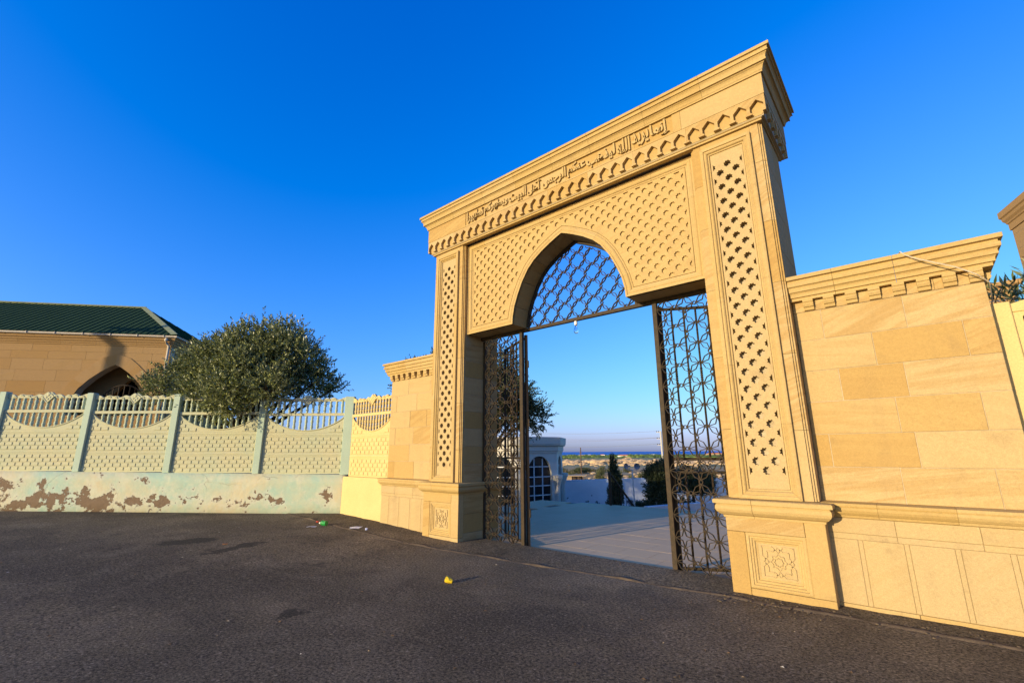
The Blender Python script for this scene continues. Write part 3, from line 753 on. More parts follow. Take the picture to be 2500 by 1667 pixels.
def build_entablature():
    X0, X1, FY, BY = PL[0], PRX[1], 6.36, 7.58
    ent = part('entablature', MB().box(X0 - .06, X1 + .06, FY - .04, BY + .06, 6.09, 6.96), M['mortar'], gate)
    S = M['stone']; C = M['carved']
    arch_prof = [(-0.06, 6.05), (0.020, 6.05), (0.020, 6.078), (0.034, 6.080), (0.034, 6.100), (0.048, 6.104), (0.048, 6.135), (-0.06, 6.135)]
    frieze = [(-0.05, 6.372), (0.11, 6.372), (0.11, 6.69), (-0.05, 6.69)]
    corn = [(0.0, 6.692), (0.132, 6.692), (0.132, 6.712), (0.140, 6.724), (0.148, 6.755), (0.160, 6.778), (0.176, 6.790), (0.178, 6.798), (0.204, 6.800), (0.204, 6.826), (0.200, 6.834), (0.206, 6.862), (0.214, 6.880), (0.224, 6.892), (0.226, 6.899), (0.244, 6.901), (0.244, 6.916), (0.236, 6.922), (0.240, 6.950), (0.244, 6.958), (0.268, 6.962), (0.268, 7.008), (0.0, 7.015)]
    def runs(name, prof, xcuts, m, ycuts=()):
        xs = [X0] + list(xcuts) + [X1]
        for i, (a, b) in enumerate(zip(xs[:-1], xs[1:])):
            part(name, run_x(prof, a + (.0015 if i else 0), b - (.0015 if i < len(xs) - 2 else 0), FY, 1 if i == 0 else 0, 1 if i == len(xs) - 2 else 0), m, ent)
        ys = [FY] + list(ycuts) + [BY]
        for sg, fx in ((1, X1), (-1, X0)):
            for i, (a, b) in enumerate(zip(ys[:-1], ys[1:])):
                part(name, run_y(prof, a + (.0015 if i else 0), b - (.0015 if i < len(ys) - 2 else 0), fx, sg, 1 if i == 0 else 0, 1 if i == len(ys) - 2 else 0), m, ent)
    runs('architrave_stone', arch_prof, (-6.9, -5.9, -4.9, -3.8, -2.7, -1.85), C, (7.0,))
    runs('cornice_stone', corn, (-7.0, -6.05, -5.2, -4.3, -3.5, -2.5, -1.6), C, (6.8, 7.25))
    # frieze: plain ends, recessed inscription panel between
    lx0, lx1 = -6.64, -2.075
    runs_f = [(X0, lx0, 1, 0), (lx1, -1.95, 0, 0), (-1.948, X1, 0, 1)]
    for a, b, ma, mb_ in runs_f: part('frieze_stone', run_x(frieze, a + .001, b - .001, FY, ma, mb_), S, ent)
    for sg, fx in ((1, X1), (-1, X0)):
        part('frieze_stone', run_y(frieze, FY, 6.9, fx, sg, 1, 0), S, ent)
        part('frieze_stone', run_y(frieze, 6.904, BY, fx, sg, 0, 1), S, ent)
    inset = [(-0.05, 6.405), (0.094, 6.405), (0.094, 6.687), (-0.05, 6.687)]
    lip = [(-0.05, 6.372), (0.11, 6.372), (0.11, 6.398), (0.100, 6.404), (-0.05, 6.404)]
    cuts = [lx0, -6.0, -5.35, -4.72, -4.05, -3.4, -2.72, lx1]
    for a, b in zip(cuts[:-1], cuts[1:]):
        part('inscription_stone', run_x(inset, a + .001, b - .001, FY), S, ent)
        part('frieze_ledge', run_x(lip, a + .001, b - .001, FY), S, ent)
    # carved inscription, letters in joined forms set out from left to right
    words = ['إنما', 'يريد', 'الله', 'ليذهب', 'عنكم', 'الرجس', 'أهل', 'البيت', 'ويطهركم', 'تطهيرا']
    F = {'ا': ('\uFE8D', '\uFE8E'), 'أ': ('\uFE83', '\uFE84'), 'إ': ('\uFE87', '\uFE88'), 'د': ('\uFEA9', '\uFEAA'), 'ذ': ('\uFEAB', '\uFEAC'), 'ر': ('\uFEAD', '\uFEAE'), 'و': ('\uFEED', '\uFEEE'),
         'ن': ('\uFEE5', '\uFEE6', '\uFEE7', '\uFEE8'), 'م': ('\uFEE1', '\uFEE2', '\uFEE3', '\uFEE4'), 'ي': ('\uFEF1', '\uFEF2', '\uFEF3', '\uFEF4'), 'ل': ('\uFEDD', '\uFEDE', '\uFEDF', '\uFEE0'),
         'ه': ('\uFEE9', '\uFEEA', '\uFEEB', '\uFEEC'), 'ب': ('\uFE8F', '\uFE90', '\uFE91', '\uFE92'), 'ع': ('\uFEC9', '\uFECA', '\uFECB', '\uFECC'), 'ك': ('\uFED9', '\uFEDA', '\uFEDB', '\uFEDC'),
         'ج': ('\uFE9D', '\uFE9E', '\uFE9F', '\uFEA0'), 'س': ('\uFEB1', '\uFEB2', '\uFEB3', '\uFEB4'), 'ت': ('\uFE95', '\uFE96', '\uFE97', '\uFE98'), 'ط': ('\uFEC1', '\uFEC2', '\uFEC3', '\uFEC4')}
    def shape(w):
        out = []; prev = False
        for i, ch in enumerate(w):
            f = F[ch]; nxt = i < len(w) - 1
            if len(f) == 2: out.append(f[1] if prev else f[0]); prev = False
            else:
                k = (3 if nxt else 1) if prev else (2 if nxt else 0); out.append(f[k]); prev = True
        return ''.join(out[::-1])
    # positions of word centres measured along the panel (left end -> right end), last word first
    items = []; total = 0
    for w in words[::-1]:
        cu = bpy.data.curves.new('letters', 'FONT'); cu.body = shape(w); cu.offset = 0.030; cu.extrude = 0.05; cu.resolution_u = 3
        ob = bpy.data.objects.new('letters', cu); COL.objects.link(ob)
        me = bpy.data.meshes.new_from_object(ob.evaluated_get(bpy.context.evaluated_depsgraph_get()))
        vs = [tuple(v.co) for v in me.vertices]; fs = [tuple(p.vertices) for p in me.polygons]
        bpy.data.objects.remove(ob); bpy.data.curves.remove(cu); bpy.data.meshes.remove(me)
        if not vs: continue
        x0 = min(v[0] for v in vs); x1 = max(v[0] for v in vs)
        items.append((vs, fs, x0, x1)); total += x1 - x0
    gap = 0.13; sc = (lx1 - lx0 - 0.10) / (total + gap * (len(items) - 1)); x = lx0 + 0.05
    for vs, fs, x0, x1 in items:
        lo = min(v[1] for v in vs); hi = max(v[1] for v in vs)
        k = min(0.262 / (hi - lo), 0.40)
        mb = MB(); yb = FY - 0.094
        zmid = 6.545 - k * (lo + hi) / 2
        mb.add([(x + (v[0] - x0) * sc, yb - 0.016 - v[2] * 0.34, zmid + v[1] * k) for v in vs], fs)
        part('carved_word', mb, C, ent)
        x += (x1 - x0 + gap) * sc
    # lambrequin: row of pointed niches cut into an overhanging band
    def comb(u0, u1, units, zlo, zhi):
        pitch = (u1 - u0) / units; pts = [(u0, zhi), (u0, zlo)]
        for i in range(units):
            c = u0 + (i + .5) * pitch; w = pitch * 0.40; nb = pitch * 0.30
            pts += [(c - nb, zlo), (c - nb, zlo + .022), (c - w, zlo + .034), (c - w, zlo + .12), (c, zlo + .205), (c + w, zlo + .12), (c + w, zlo + .034), (c + nb, zlo + .022), (c + nb, zlo)]
        return pts + [(u1, zlo), (u1, zhi)]
    zlo, zhi = 6.118, 6.370
    nx = 33; pitch = (X1 - X0 + .21) / nx; xs0 = X0 - .105
    for a, b in ((0, 4), (4, 8), (8, 12), (12, 16), (16, 20), (20, 24), (24, 28), (28, 33)):
        q = comb(xs0 + a * pitch + (.001 if a else 0), xs0 + b * pitch - .001, b - a, zlo, zhi)
        part('lambrequin_stone', shift(curve_plate(q, [], 0.058), 0, FY - .105, 0), S, ent)
    part('lambrequin_back', MB().box(X0 - .047, X1 + .047, FY - .0465, FY - .02, 6.136, 6.371), S, ent)
    for sg, fx in ((1, X1), (-1, X0)):
        q = comb(FY - .046, BY + .105, 6, zlo, zhi)
        mb = curve_plate(q, [], 0.058)
        if sg > 0: mb.v = [(fx + .105 - y, x, z) for x, y, z in mb.v]
        else:
            mb.v = [(fx - .105 + y, x, z) for x, y, z in mb.v]
        part('lambrequin_stone', mb, S, ent)
        part('lambrequin_back', MB().box(fx + (0.02 if sg > 0 else -.047), fx + (.047 if sg > 0 else -.02), FY, BY, 6.136, 6.371), S, ent)
    part('roof_slab', MB().box(X0 - .1, X1 + .1, FY - .1, BY + .1, 7.0, 7.017), M['concrete'], ent)
build_entablature()

# ------------------------------------------------------------------ wing walls
def build_wing(mir, label):
    T = (lambda x: x) if not mir else (lambda x: -8.70 - x)
    w = root('wing_wall', label, 'wall', (T(-0.05), 6.6, 0))
    S, C = M['stone'], M['carved']
    def bx(a, b, *r, c=.0035):
        a, b = T(a), T(b); return MB().cbox(min(a, b), max(a, b), *r, c)
    def rx(prof, a, b, fy, ma, mb_):
        if not mir: return run_x(prof, a, b, fy, ma, mb_)
        return run_x(prof, T(b), T(a), fy, mb_, ma)
    L, Rr = -0.885 - .04, 0.805
    z0 = -0.12
    part('core', bx(L, Rr - .006, 6.606, 7.0, z0, 3.5, c=.001), M['mortar'], w)
    courses = [(1.09, 1.465, (-.17, .55)), (1.465, 1.835, (-.76, .01)), (1.835, 2.215, (-.095, .575)), (2.215, 2.59, (-.56, .035)), (2.59, 2.97, (-.19, .57)), (2.97, 3.335, (-.64, .135))]
    for za, zb, cu in courses:
        xs = [L] + list(cu) + [Rr]
        for a, b in zip(xs[:-1], xs[1:]):
            d = random.uniform(-.003, .0035)
            part('stone_block', bx(a + .003, b - .003, 6.600 + d, 6.70, za + .0025, zb - .0025), S, w)
    for a, b in ((L, -.3), (-.3, .42), (.42, Rr)):
        part('fascia_stone', bx(a + .001, b - .001, 6.592, 6.70, 3.338, 3.47), S, w)
    corn = [(0.0, 3.472), (0.080, 3.472), (0.080, 3.506), (0.102, 3.512), (0.102, 3.545), (0.106, 3.556), (0.116, 3.570), (0.132, 3.576), (0.132, 3.605), (0.128, 3.612), (0.134, 3.632), (0.146, 3.64), (0.158, 3.642), (0.162, 3.665), (0.158, 3.69), (0.146, 3.698), (0.146, 3.718), (0.182, 3.726), (0.182, 3.772), (0.0, 3.78)]
    xs = [L, -.45, .12, Rr]
    for i, (a, b) in enumerate(zip(xs[:-1], xs[1:])):
        part('cornice_stone', rx(corn, a + .0015, b - .0015, 6.6, 0, 1 if i == 2 else 0), C, w)
    sg = -1 if mir else 1
    part('cornice_stone', run_y(corn, 6.6, 7.0, T(Rr), sg, 1, 1), C, w)
    # corbels
    cp = [(0.0, 3.472), (0.075, 3.472), (0.075, 3.445), (0.065, 3.438), (0.062, 3.42), (0.070, 3.41), (0.058, 3.385), (0.040, 3.378), (0.036, 3.36), (0.03, 3.345), (0.0, 3.345)]
    for i, x in enumerate((-.745, -.53, -.31, -.092, .125, .335, .545, .748)):
        part('corbel', rx(cp[::-1], x - .054, x + .054, 6.592, 0, 0), C, w)
    part('corbel', run_y(cp[::-1], 6.68, 6.79, T(Rr), sg), C, w)
    # plinth with sunk panels between strips
    Rp = 0.865
    part('plinth_core', bx(L, Rp - .004, 6.515, 7.0, z0, .95, c=.001), M['panel'], w)
    part('plinth_base_stone', bx(L, -.236, 6.495, 6.56, z0, .052), S, w)
    part('plinth_base_stone', bx(-.232, Rp, 6.495, 6.56, z0, .052), S, w)
    ys = 6.512
    part('plinth_side_stone', bx(Rp - .04, Rp, 6.54, 7.0, z0, .95), S, w)
    strips = (-.62, -.235, .15, .525)
    xs = [L] + list(strips) + [Rp]
    for i, (a, b) in enumerate(zip(xs[:-1], xs[1:])):
        part('plinth_panel', bx(a + (.022 if i else 0), b - .022, 6.502, 6.56, .055, .705), M['panel'], w)
    for x in strips:
        part('plinth_strip', bx(x - .0205, x + .0205, 6.505, 6.55, .055, .705), M['panel'], w)
    for a, b in ((L, -.3), (-.3, .34), (.34, Rp)):
        part('plinth_rail', bx(a + .001, b - .001, 6.504, 6.56, .706, .766), M['panel'], w)
        part('plinth_band', bx(a + .001, b - .001, 6.498, 6.56, .768, .925), M['panel'], w)
    mo = [(-0.11, .927), (0.0, .927), (0.012, .932), (0.02, .955), (0.03, .962), (0.05, .985), (0.062, 1.01), (0.062, 1.035), (0.052, 1.045), (0.052, 1.05), (0.072, 1.052), (0.072, 1.082), (-0.11, 1.092)]
    for i, (a, b) in enumerate(zip((L, -.42, .20), (-.42, .20, Rp))):
        part('plinth_moulding', rx(mo, a + .001, b - .001, 6.498, 0, 1 if i == 2 else 0), C, w)
    part('plinth_moulding', run_y(mo, 6.498, 7.0, T(Rp), sg, 1, 0), C, w)
    return w
build_wing(False, 'coursed sandstone wing wall with bracketed cornice to the right of the tall gateway, a cable trailing over it')
build_wing(True, 'narrow coursed sandstone wing wall between the tall gateway and the yellow fence')

# ------------------------------------------------------------------ ironwork
IRON, DIRON = M['iron'], M['dark_iron']
def cell_segments(d=0.086, k=0.030):
    t = 0.131
    N, E_, S_, W_ = (0, t), (t, 0), (0, -t), (-t, 0)
    dg = [(d, d), (d, -d), (-d, -d), (-d, d)]
    octo = [N, dg[0], E_, dg[1], S_, dg[2], W_, dg[3]]
    inn = [(k, k), (k, -k), (-k, -k), (-k, k)]
    st = [N, inn[0], E_, inn[1], S_, inn[2], W_, inn[3]]
    segs = [(octo[i], octo[(i + 1) % 8]) for i in range(8)] + [(st[i], st[(i + 1) % 8]) for i in range(8)]
    return segs
def ring_segments(r=0.022):
    p = [(r * math.cos(2 * PI * i / 10), r * math.sin(2 * PI * i / 10)) for i in range(10)]
    return [(p[i], p[(i + 1) % 10]) for i in range(10)]
def seg_mesh(segs, name, w=0.008, d=0.03):
    mb = MB()
    for a, b in segs: mb.bar(a, b, w, d)
    return mb.mesh(name)
STAR_ME = seg_mesh(cell_segments(), 'lattice_star'); ARCH_ME = seg_mesh(cell_segments(0.079, 0.042), 'lattice_star'); RING_ME = seg_mesh(ring_segments(0.025), 'lattice_ring', 0.0095, 0.03)
LY = 6.955
def build_screen(side):
    lab = {-1: 'narrow fixed iron lattice screen of star motifs beside the left gate pier', 1: 'narrow fixed iron lattice screen of star motifs beside the right gate pier', 0: 'pointed iron lattice of star motifs filling the arch above the open gate'}[side]
    if side:
        px = -5.695 if side < 0 else -2.885
        xo = PL[1] + .003 if side < 0 else PRX[0] - .003
        s = root('iron_screen', lab, 'iron screen', (px, LY, 0))
        part('post', MB().cbox(px - .036, px + .036, 6.93, 7.00, -0.06, 3.985, .003), IRON, s)
        a, b = sorted((xo, xo + .055 * (-side)))
        part('post', MB().cbox(a, b, 7.0, 7.05, -0.06, 3.985, .003), DIRON, s)
        a, b = sorted((xo, px))
        part('sill_bar', MB().box(a, b - .037 if side < 0 else b, 6.99, 7.03, -0.05, -0.01) if side < 0 else MB().box(px + .037, xo, 6.99, 7.03, -0.05, -0.01), DIRON, s)
        cols = (-6.567, -6.257, -5.947) if side < 0 else (-2.72, -2.408, -2.096)
        for r_ in range(13):
            z = 3.868 - r_ * 0.3115
            for c, x in enumerate(cols):
                link('lattice_star', STAR_ME, IRON, s, (x - px, 0, z))
                if r_ < 12: link('lattice_ring', RING_ME, IRON, s, (x - px, 0, z - .1557))
                if c < 2: link('lattice_ring', RING_ME, IRON, s, (x - px + .1555, 0, z))
    else:
        s = root('arch_lattice', lab, 'iron screen', (CX, LY, 4.05))
        part('cross_bar', MB().cbox(PL[1] + .003, PRX[0] - .003, 6.92, 6.99, 3.985, 4.046, .003), IRON, s)
        pts = [(CX - w + .012, z) for w, z in ARCH_D] + [(CX + w - .012, z) for w, z in ARCH_D[-2::-1]]
        mb = MB(); inn = offset_path(pts, -0.04, False)
        mb.loft([[(x, 6.925, z) for x, z in pts], [(x, 6.925, z) for x, z in inn], [(x, 6.99, z) for x, z in inn], [(x, 6.99, z) for x, z in pts]], closed=False)
        part('arch_frame', mb, DIRON, s)
        inside = lambda p: p[1] > 4.046 and abs(p[0] - CX) < arch_halfwidth(p[1], 0.045)
        cells = cell_segments(0.079, 0.042); rings = ring_segments(0.025)
        def clipped(segs, cx, cz):
            out = []
            for a, b in segs:
                a = (a[0] + cx, a[1] + cz); b = (b[0] + cx, b[1] + cz)
                ia, ib = inside(a), inside(b)
                if ia and ib: out.append((a, b))
                elif ia != ib:
                    lo, hi = (a, b) if ia else (b, a)
                    for _ in range(12):
                        m = ((lo[0] + hi[0]) / 2, (lo[1] + hi[1]) / 2)
                        base = a if ia else b
                        if inside(m): lo = m
                        else: hi = m
                    out.append((a if ia else b, lo))
            return out
        for i in range(-5, 6):
            for j in range(0, 6):
                cx, cz = -5.098 + 0.3145 * (i + 3) - .3145, 4.375 + 0.3145 * (j - 1)
                for nm, base, dx, dz, me in (('lattice_star', cells, 0, 0, ARCH_ME), ('lattice_ring', rings, .157, 0, RING_ME), ('lattice_ring', rings, 0, -.157, RING_ME)):
                    sg = clipped(base, cx + dx, cz + dz)
                    if not sg: continue
                    if len(sg) == len(base): link(nm, me, IRON, s, (cx + dx - CX, 0, cz + dz - 4.05))
                    elif len(sg) > 1:
                        mb = MB()
                        for a, b in sg: mb.bar((a[0] - CX, a[1] - 4.05), (b[0] - CX, b[1] - 4.05), .0095, .03)
                        part(nm, mb, IRON, s, world=False)
    return s
build_screen(-1); build_screen(1); build_screen(0)

def build_leaf(hx, ang, lab):
    s = root('gate_leaf', lab, 'gate', (hx, 7.055, 0), ang, 'two leaves of the iron gate')
    W = 1.30
    L = lambda mb: mb
    def p(name, mb, m=DIRON): return part(name, mb, m, s, world=False)
    p('stile', MB().cbox(-.02, .035, -.02, .035, -.02, 3.95, .003)); p('stile', MB().cbox(W - .04, W, -.018, .022, 0.0, 3.93, .003))
    for z in (3.90, 1.535, 1.34, 0.01): p('rail', MB().cbox(.036, W - .041, -.015, .02, z - .022, z + .022, .003))
    def rod(z0, z1, beads):
        pr = [(0.016, z0)]
        for zb in beads:
            for k in range(7):
                zz = zb + (k - 3) * .035; pr += [(0.015, zz - .012), (0.022, zz - .006), (0.022, zz + .006), (0.015, zz + .012)]
        pr.append((0.016, z1)); return MB().lathe(pr, 6)
    up = rod(1.56, 3.876, (2.80,)).mesh('rod', smooth=True); dn = rod(0.034, 1.316, (0.72,)).mesh('rod', smooth=True)
    n = 7
    for i in range(1, n):
        x = i * W / n
        link('rod', up, IRON, s, (x, 0, 0)); link('rod', dn, IRON, s, (x, 0, 0))
    sp = MB()
    def spiral(cx, cz, r0, turns, dirn, a0):
        pts = []
        for k in range(26):
            t = k / 25; a = a0 + dirn * turns * 2 * PI * t; r = r0 * (1 - .82 * t); pts.append((cx + r * math.cos(a), 0, cz + r * math.sin(a)))
        sp.tube(pts, .007, 5)
    for sx in (-1, 1):
        for sz in (-1, 1): spiral(sx * .045, sz * .036, .036, 1.1, sx * sz, PI / 2 * (1 - sx))
    sp.sphere((0, 0, 0), .018, 8, 5); sp.tube([(-.13, 0, 0), (.13, 0, 0)], .006, 5)
    me = sp.mesh('scroll')
    for i in range(4): link('scroll', me, IRON, s, (.19 + i * .31, 0, 1.4375))
    for z in (3.35, 2.2, 0.55): p('hinge', MB().lathe([(0.018, z - .07), (0.018, z + .07)], 8, (-.025, -.02, 0)))
    return s
build_leaf(-2.855, R(29), 'open iron gate leaf with straight rods folded back behind the right lattice screen')
build_leaf(-5.645, R(180 - 29), 'open iron gate leaf with straight rods folded back behind the left lattice screen')

def build_bulb():
    s = root('light_bulb', 'bare light bulb in a white socket hanging under the iron bar of the arch', 'light bulb', (-4.40, 6.96, 3.99))
    part('socket', MB().lathe([(.004, 0.0), (.026, 0.0), (.03, -.03), (.03, -.07), (.022, -.085), (.004, -.085)], 12, (-4.40, 6.96, 3.992)), M['white'], s, True)
    part('glass', MB().lathe([(.02, -.085), (.022, -.11), (.038, -.15), (.045, -.185), (.04, -.215), (.024, -.236), (.003, -.243)], 14, (-4.40, 6.96, 3.992)), M['bulb'], s, True)
    part('filament', MB().tube([(-4.40, 6.96, 3.90), (-4.40, 6.96, 3.84), (-4.39, 6.96, 3.82), (-4.41, 6.96, 3.80)], .004, 5), M['wire'], s)
build_bulb()
thing('cable', MB().tube([(0.16, 6.62, 3.80), (0.20, 6.42, 3.79), (0.228, 6.405, 3.74), (0.32, 6.38, 3.66), (0.45, 6.37, 3.575), (0.6, 6.38, 3.485), (0.74, 6.43, 3.385), (0.83, 6.55, 3.31), (0.86, 6.9, 3.2), (0.86, 7.3, 3.1)], .006, 5), M['cable'], 'thin pale cable sagging across the cornice of the right wing wall', 'cable')

# ------------------------------------------------------------------ cast concrete fence
BAL = [(0.017, 0.0), (0.03, 0.02), (0.03, 0.05), (0.02, 0.07), (0.029, 0.14), (0.034, 0.22), (0.029, 0.30), (0.021, 0.36), (0.029, 0.38), (0.029, 0.42), (0.021, 0.44), (0.029, 0.52), (0.034, 0.62), (0.029, 0.72), (0.021, 0.82), (0.03, 0.86), (0.03, 0.92), (0.018, 0.95), (0.022, 1.0)]
BAL_ME = {}
def crest_z(u, W):
    # scrolled upper edge with a taller cartouche in the middle
    t = abs(u - W / 2) / (W / 2)
    z = 1.93 + 0.050 * abs(math.sin(t * PI * 2.5)) ** .7 + 0.014 * math.sin(t * 31)
    if t > 0.86: z += 0.055 * (t - .86) / .14
    if t < 0.17: z += 0.095 * (0.5 + 0.5 * math.cos(t / .17 * PI))
    return z
def build_bay(name_label, origin, ang, W, mats, nb=14, group=None):
    """fence bay; local x along the fence, y back, z=0 on the base wall"""
    slab_m, bal_m, brick_m = mats
    s = root('fence_bay', name_label, 'fence panel', origin, ang, group)
    p = lambda nm, mb, m=slab_m, **k: part(nm, mb, m, s, world=False, **k)
    p('panel_slab', MB().box(.01, W - .01, 0, .045, 0.0, .525))
    p('panel_slab', MB().box(.01, W - .01, 0, .045, 0.527, 1.045))
    # third slab with a sagging opening
    dip = .385; z_top = 1.50; hw = W / 2 - .04
    arc = []
    for k in range(25):
        t = -1 + 2 * k / 24; arc.append((W / 2 + t * hw, z_top - dip * (1 - t * t) ** .85 if abs(t) < 1 else z_top))
    arcz = lambda x: z_top - dip * max(0, 1 - ((x - W / 2) / hw) ** 2) ** .85
    pts = [(.01, 1.047), (W - .01, 1.047), (W - .01, z_top)] + arc[::-1] + [(.01, z_top)]
    q = curve_plate(pts, [], .045); p('panel_slab', q)
    mb = MB().loft([[(x + (0), y, z) for x, z in arc] for y, z0 in ((-.012, 0),)] + [[(x, -.012, z - .022) for x, z in arc], [(x, .02, z - .022) for x, z in arc]], closed=False)
    p('arc_rim', MB().tube([(x, -.004, z - .006) for x, z in arc], .016, 6))
    p('rail', MB().cbox(.01, W - .01, -.014, .05, z_top, z_top + .075, .006))
    for z in (.44, .475, .955, .99): p('moulded_band', MB().cbox(.012, W - .012, -.012 if z in (.44, .955) else -.008, .005, z, z + .028, .005))
    pitch = (W - .12) / nb
    def bal(x, za, zb):
        h = round(zb - za, 2)
        if h not in BAL_ME: BAL_ME[h] = MB().lathe([(r_ * 1.22, t * h) for r_, t in BAL], 8).mesh('baluster', smooth=True)
        me = BAL_ME[h]
        me2 = me if not me.materials or me.materials[0] == bal_m else me.copy()
        if me2 is not me: me2.materials.clear()
        link('baluster', me2, bal_m, s, (x, .02, za))
    for i in range(nb):
        x = .06 + (i + .5) * pitch
        bal(x, z_top + .075, 1.905)
        a = arcz(x)
        if z_top - a > .10: bal(x, a - .005, z_top)
    # crest
    top = [(W * k / 60, crest_z(W * k / 60, W)) for k in range(61)]
    top[0] = (.008, top[0][1]); top[-1] = (W - .008, top[-1][1])
    p('crest', shift(curve_plate([(.008, 1.885), (W - .008, 1.885)] + top[::-1], [], .05), 0, -.004, 0))
    orn = MB()
    for k in range(-5, 6):
        if k == 0: continue
        x = W / 2 + k * W * .083
        orn.sphere((x, -.008, crest_z(x, W) - .026), (.06, .02, .022), 8, 4); orn.sphere((x + .05, -.008, crest_z(x, W) - .05), (.02, .016, .02), 6, 4)
    p('crest_scroll', orn)
    c = W / 2
    p('cartouche', MB().prism([(c - .15, 1.915), (c, 1.76), (c + .15, 1.915), (c + .09, 1.975), (c, 2.035), (c - .09, 1.975)], -.022, .03))
    dia = MB()
    for k in range(4):
        a = PI / 2 * k; dia.sphere((c + .05 * math.cos(a), -.024, 1.905 + .05 * math.sin(a)), (.03, .012, .03), 8, 4)
    for a, b in (((c - .15, 1.915), (c, 1.76)), ((c, 1.76), (c + .15, 1.915))): 
        q = MB().bar(a, b, .018, .02); dia.add([(x, y - .026, z) for x, y, z in q.v], q.f)
    dia.sphere((c, -.022, 1.985), (.05, .014, .035), 8, 4)
    p('cartouche_relief', dia)
    # cast brick relief
    bw, bh = .195, .098
    me = MB().cbox(-bw / 2 + .009, bw / 2 - .009, -.014, .002, .007, bh - .008, .006).mesh('brick')
    half = {}
    def row(z, off, lim=None):
        x = .03 - off
        while x < W - .03:
            a, b = max(x, .025), min(x + bw, W - .025)
            if b - a > .05:
                ok = lim is None or arcz((a + b) / 2 if False else (a if abs(a - W / 2) < abs(b - W / 2) else b)) > z + bh + .015 or abs((a if abs(a - W / 2) < abs(b - W / 2) else b) - W / 2) > hw
                if ok:
                    if b - a > bw - .002: link('brick', me, brick_m, s, ((a + b) / 2, 0, z))
                    else:
                        key = round(b - a, 2)
                        if key not in half: half[key] = MB().cbox(-key / 2 + .009, key / 2 - .009, -.014, .002, .007, bh - .008, .006).mesh('brick')
                        link('brick', half[key], brick_m, s, ((a + b) / 2, 0, z))
            x += bw
    for k in range(4): row(.03 + k * .1, 0 if k % 2 else bw / 2)
    for k in range(4): row(.545 + k * .1, 0 if k % 2 else bw / 2)
    for k in range(4): row(1.062 + k * .1, 0 if k % 2 else bw / 2, 1)
    return s
FA, FB = Vector((-11.46, 6.66)), Vector((-17.9, 0.92))
FD = (FB - FA).normalized(); FANG = math.atan2(-FD.y, -FD.x)
def fpt(t): q = FA + FD * t; return q.x, q.y
def fz(t): return 1.11 + 0.0175 * t          # top of the base wall
def build_fence():
    gp = 'mint green cast concrete fence panels'
    mats = (M['cream_paint'], M['green_paint'], M['cream_paint'])
    labs = ['mint green fence panel nearest the yellow fence panel, in dappled tree shade', 'mint green fence panel with olive branches hanging over it', 'mint green fence panel below the arched opening of the green-roofed building', 'mint green fence panel at the left end, with the balusters against the sandstone wall', 'mint green fence panel farthest left, mostly outside the picture']
    labs_p = ['wide mint fence post at the corner where the fence turns yellow', 'mint fence post half hidden by olive branches', 'mint fence post left of the olive tree', 'mint fence post at the left, below the sandstone arch', 'mint fence post at the very left edge of the picture']
    for i in range(5):
        t0, t1 = 2.30 * i + .075, 2.30 * (i + 1) - .075
        if i < 4 or True:
            x, y = fpt(t1); 
            if i < 4: build_bay(labs[i], (x, y, fz((t0 + t1) / 2)), FANG, t1 - t0, mats, 13, gp)
        x, y = fpt(2.30 * i)
        w = .085 if i else .12
        mb = MB().cbox(-w, w, -.075, .09, 0, 2.03, .008)
        o = part('fence_post', mb, M['green_post'], None); o.location = (x, y, fz(2.3 * i)); o.rotation_euler = (0, 0, FANG)
        o['label'] = labs_p[i]; o['category'] = 'fence post'; o['group'] = 'mint green fence posts'
    # base wall below, one long masonry wall with an uneven face
    mb = MB(); n = 120; rings = []
    for k in range(n + 1):
        t = -0.06 + 11.6 * k / n; x, y = fpt(t)
        nx_, ny_ = -FD.y, FD.x     # towards the back
        if nx_ * -1 + ny_ < 0: nx_, ny_ = -nx_, -ny_
        ring = []
        for off, zf in ((.32, 0), (-.14, 0), (-.135, .25), (-.13, .5), (-.125, .75), (-.12, 1.0), (.32, 1.0)):
            w_ = .012 * mnoise.noise(Vector((t * 1.3, zf * 3, 0))) if off < 0 else 0
            zt = fz(t) - .004; zb = gz(x) - .15
            zz = zb + .15 + (zt - zb - .15) * zf if zf else zb
            ring.append((x + nx_ * (off + w_), y + ny_ * (off + w_), zz))
        rings.append(ring)
    mb.loft(rings)
    thing('base_wall', mb, M['base_wall'], 'low masonry wall with peeling mint paint and brown bare patches under the mint fence', 'wall', smooth=True)
    ym = (M['yellow_paint'],) * 3
    build_bay('yellow painted fence panel beside the left sandstone wing wall', (-11.30, 6.66, 1.075), 0, 1.86, ym, 14)
    mb = MB().box(-11.36, -9.50, 6.545, 6.95, -.1, 1.04).box(-11.36, -9.50, 6.56, 6.95, 1.04, 1.07)
    thing('yellow_base_wall', mb, M['yellow_paint'], 'smooth yellow plastered base wall under the yellow fence panel', 'wall')
build_fence()

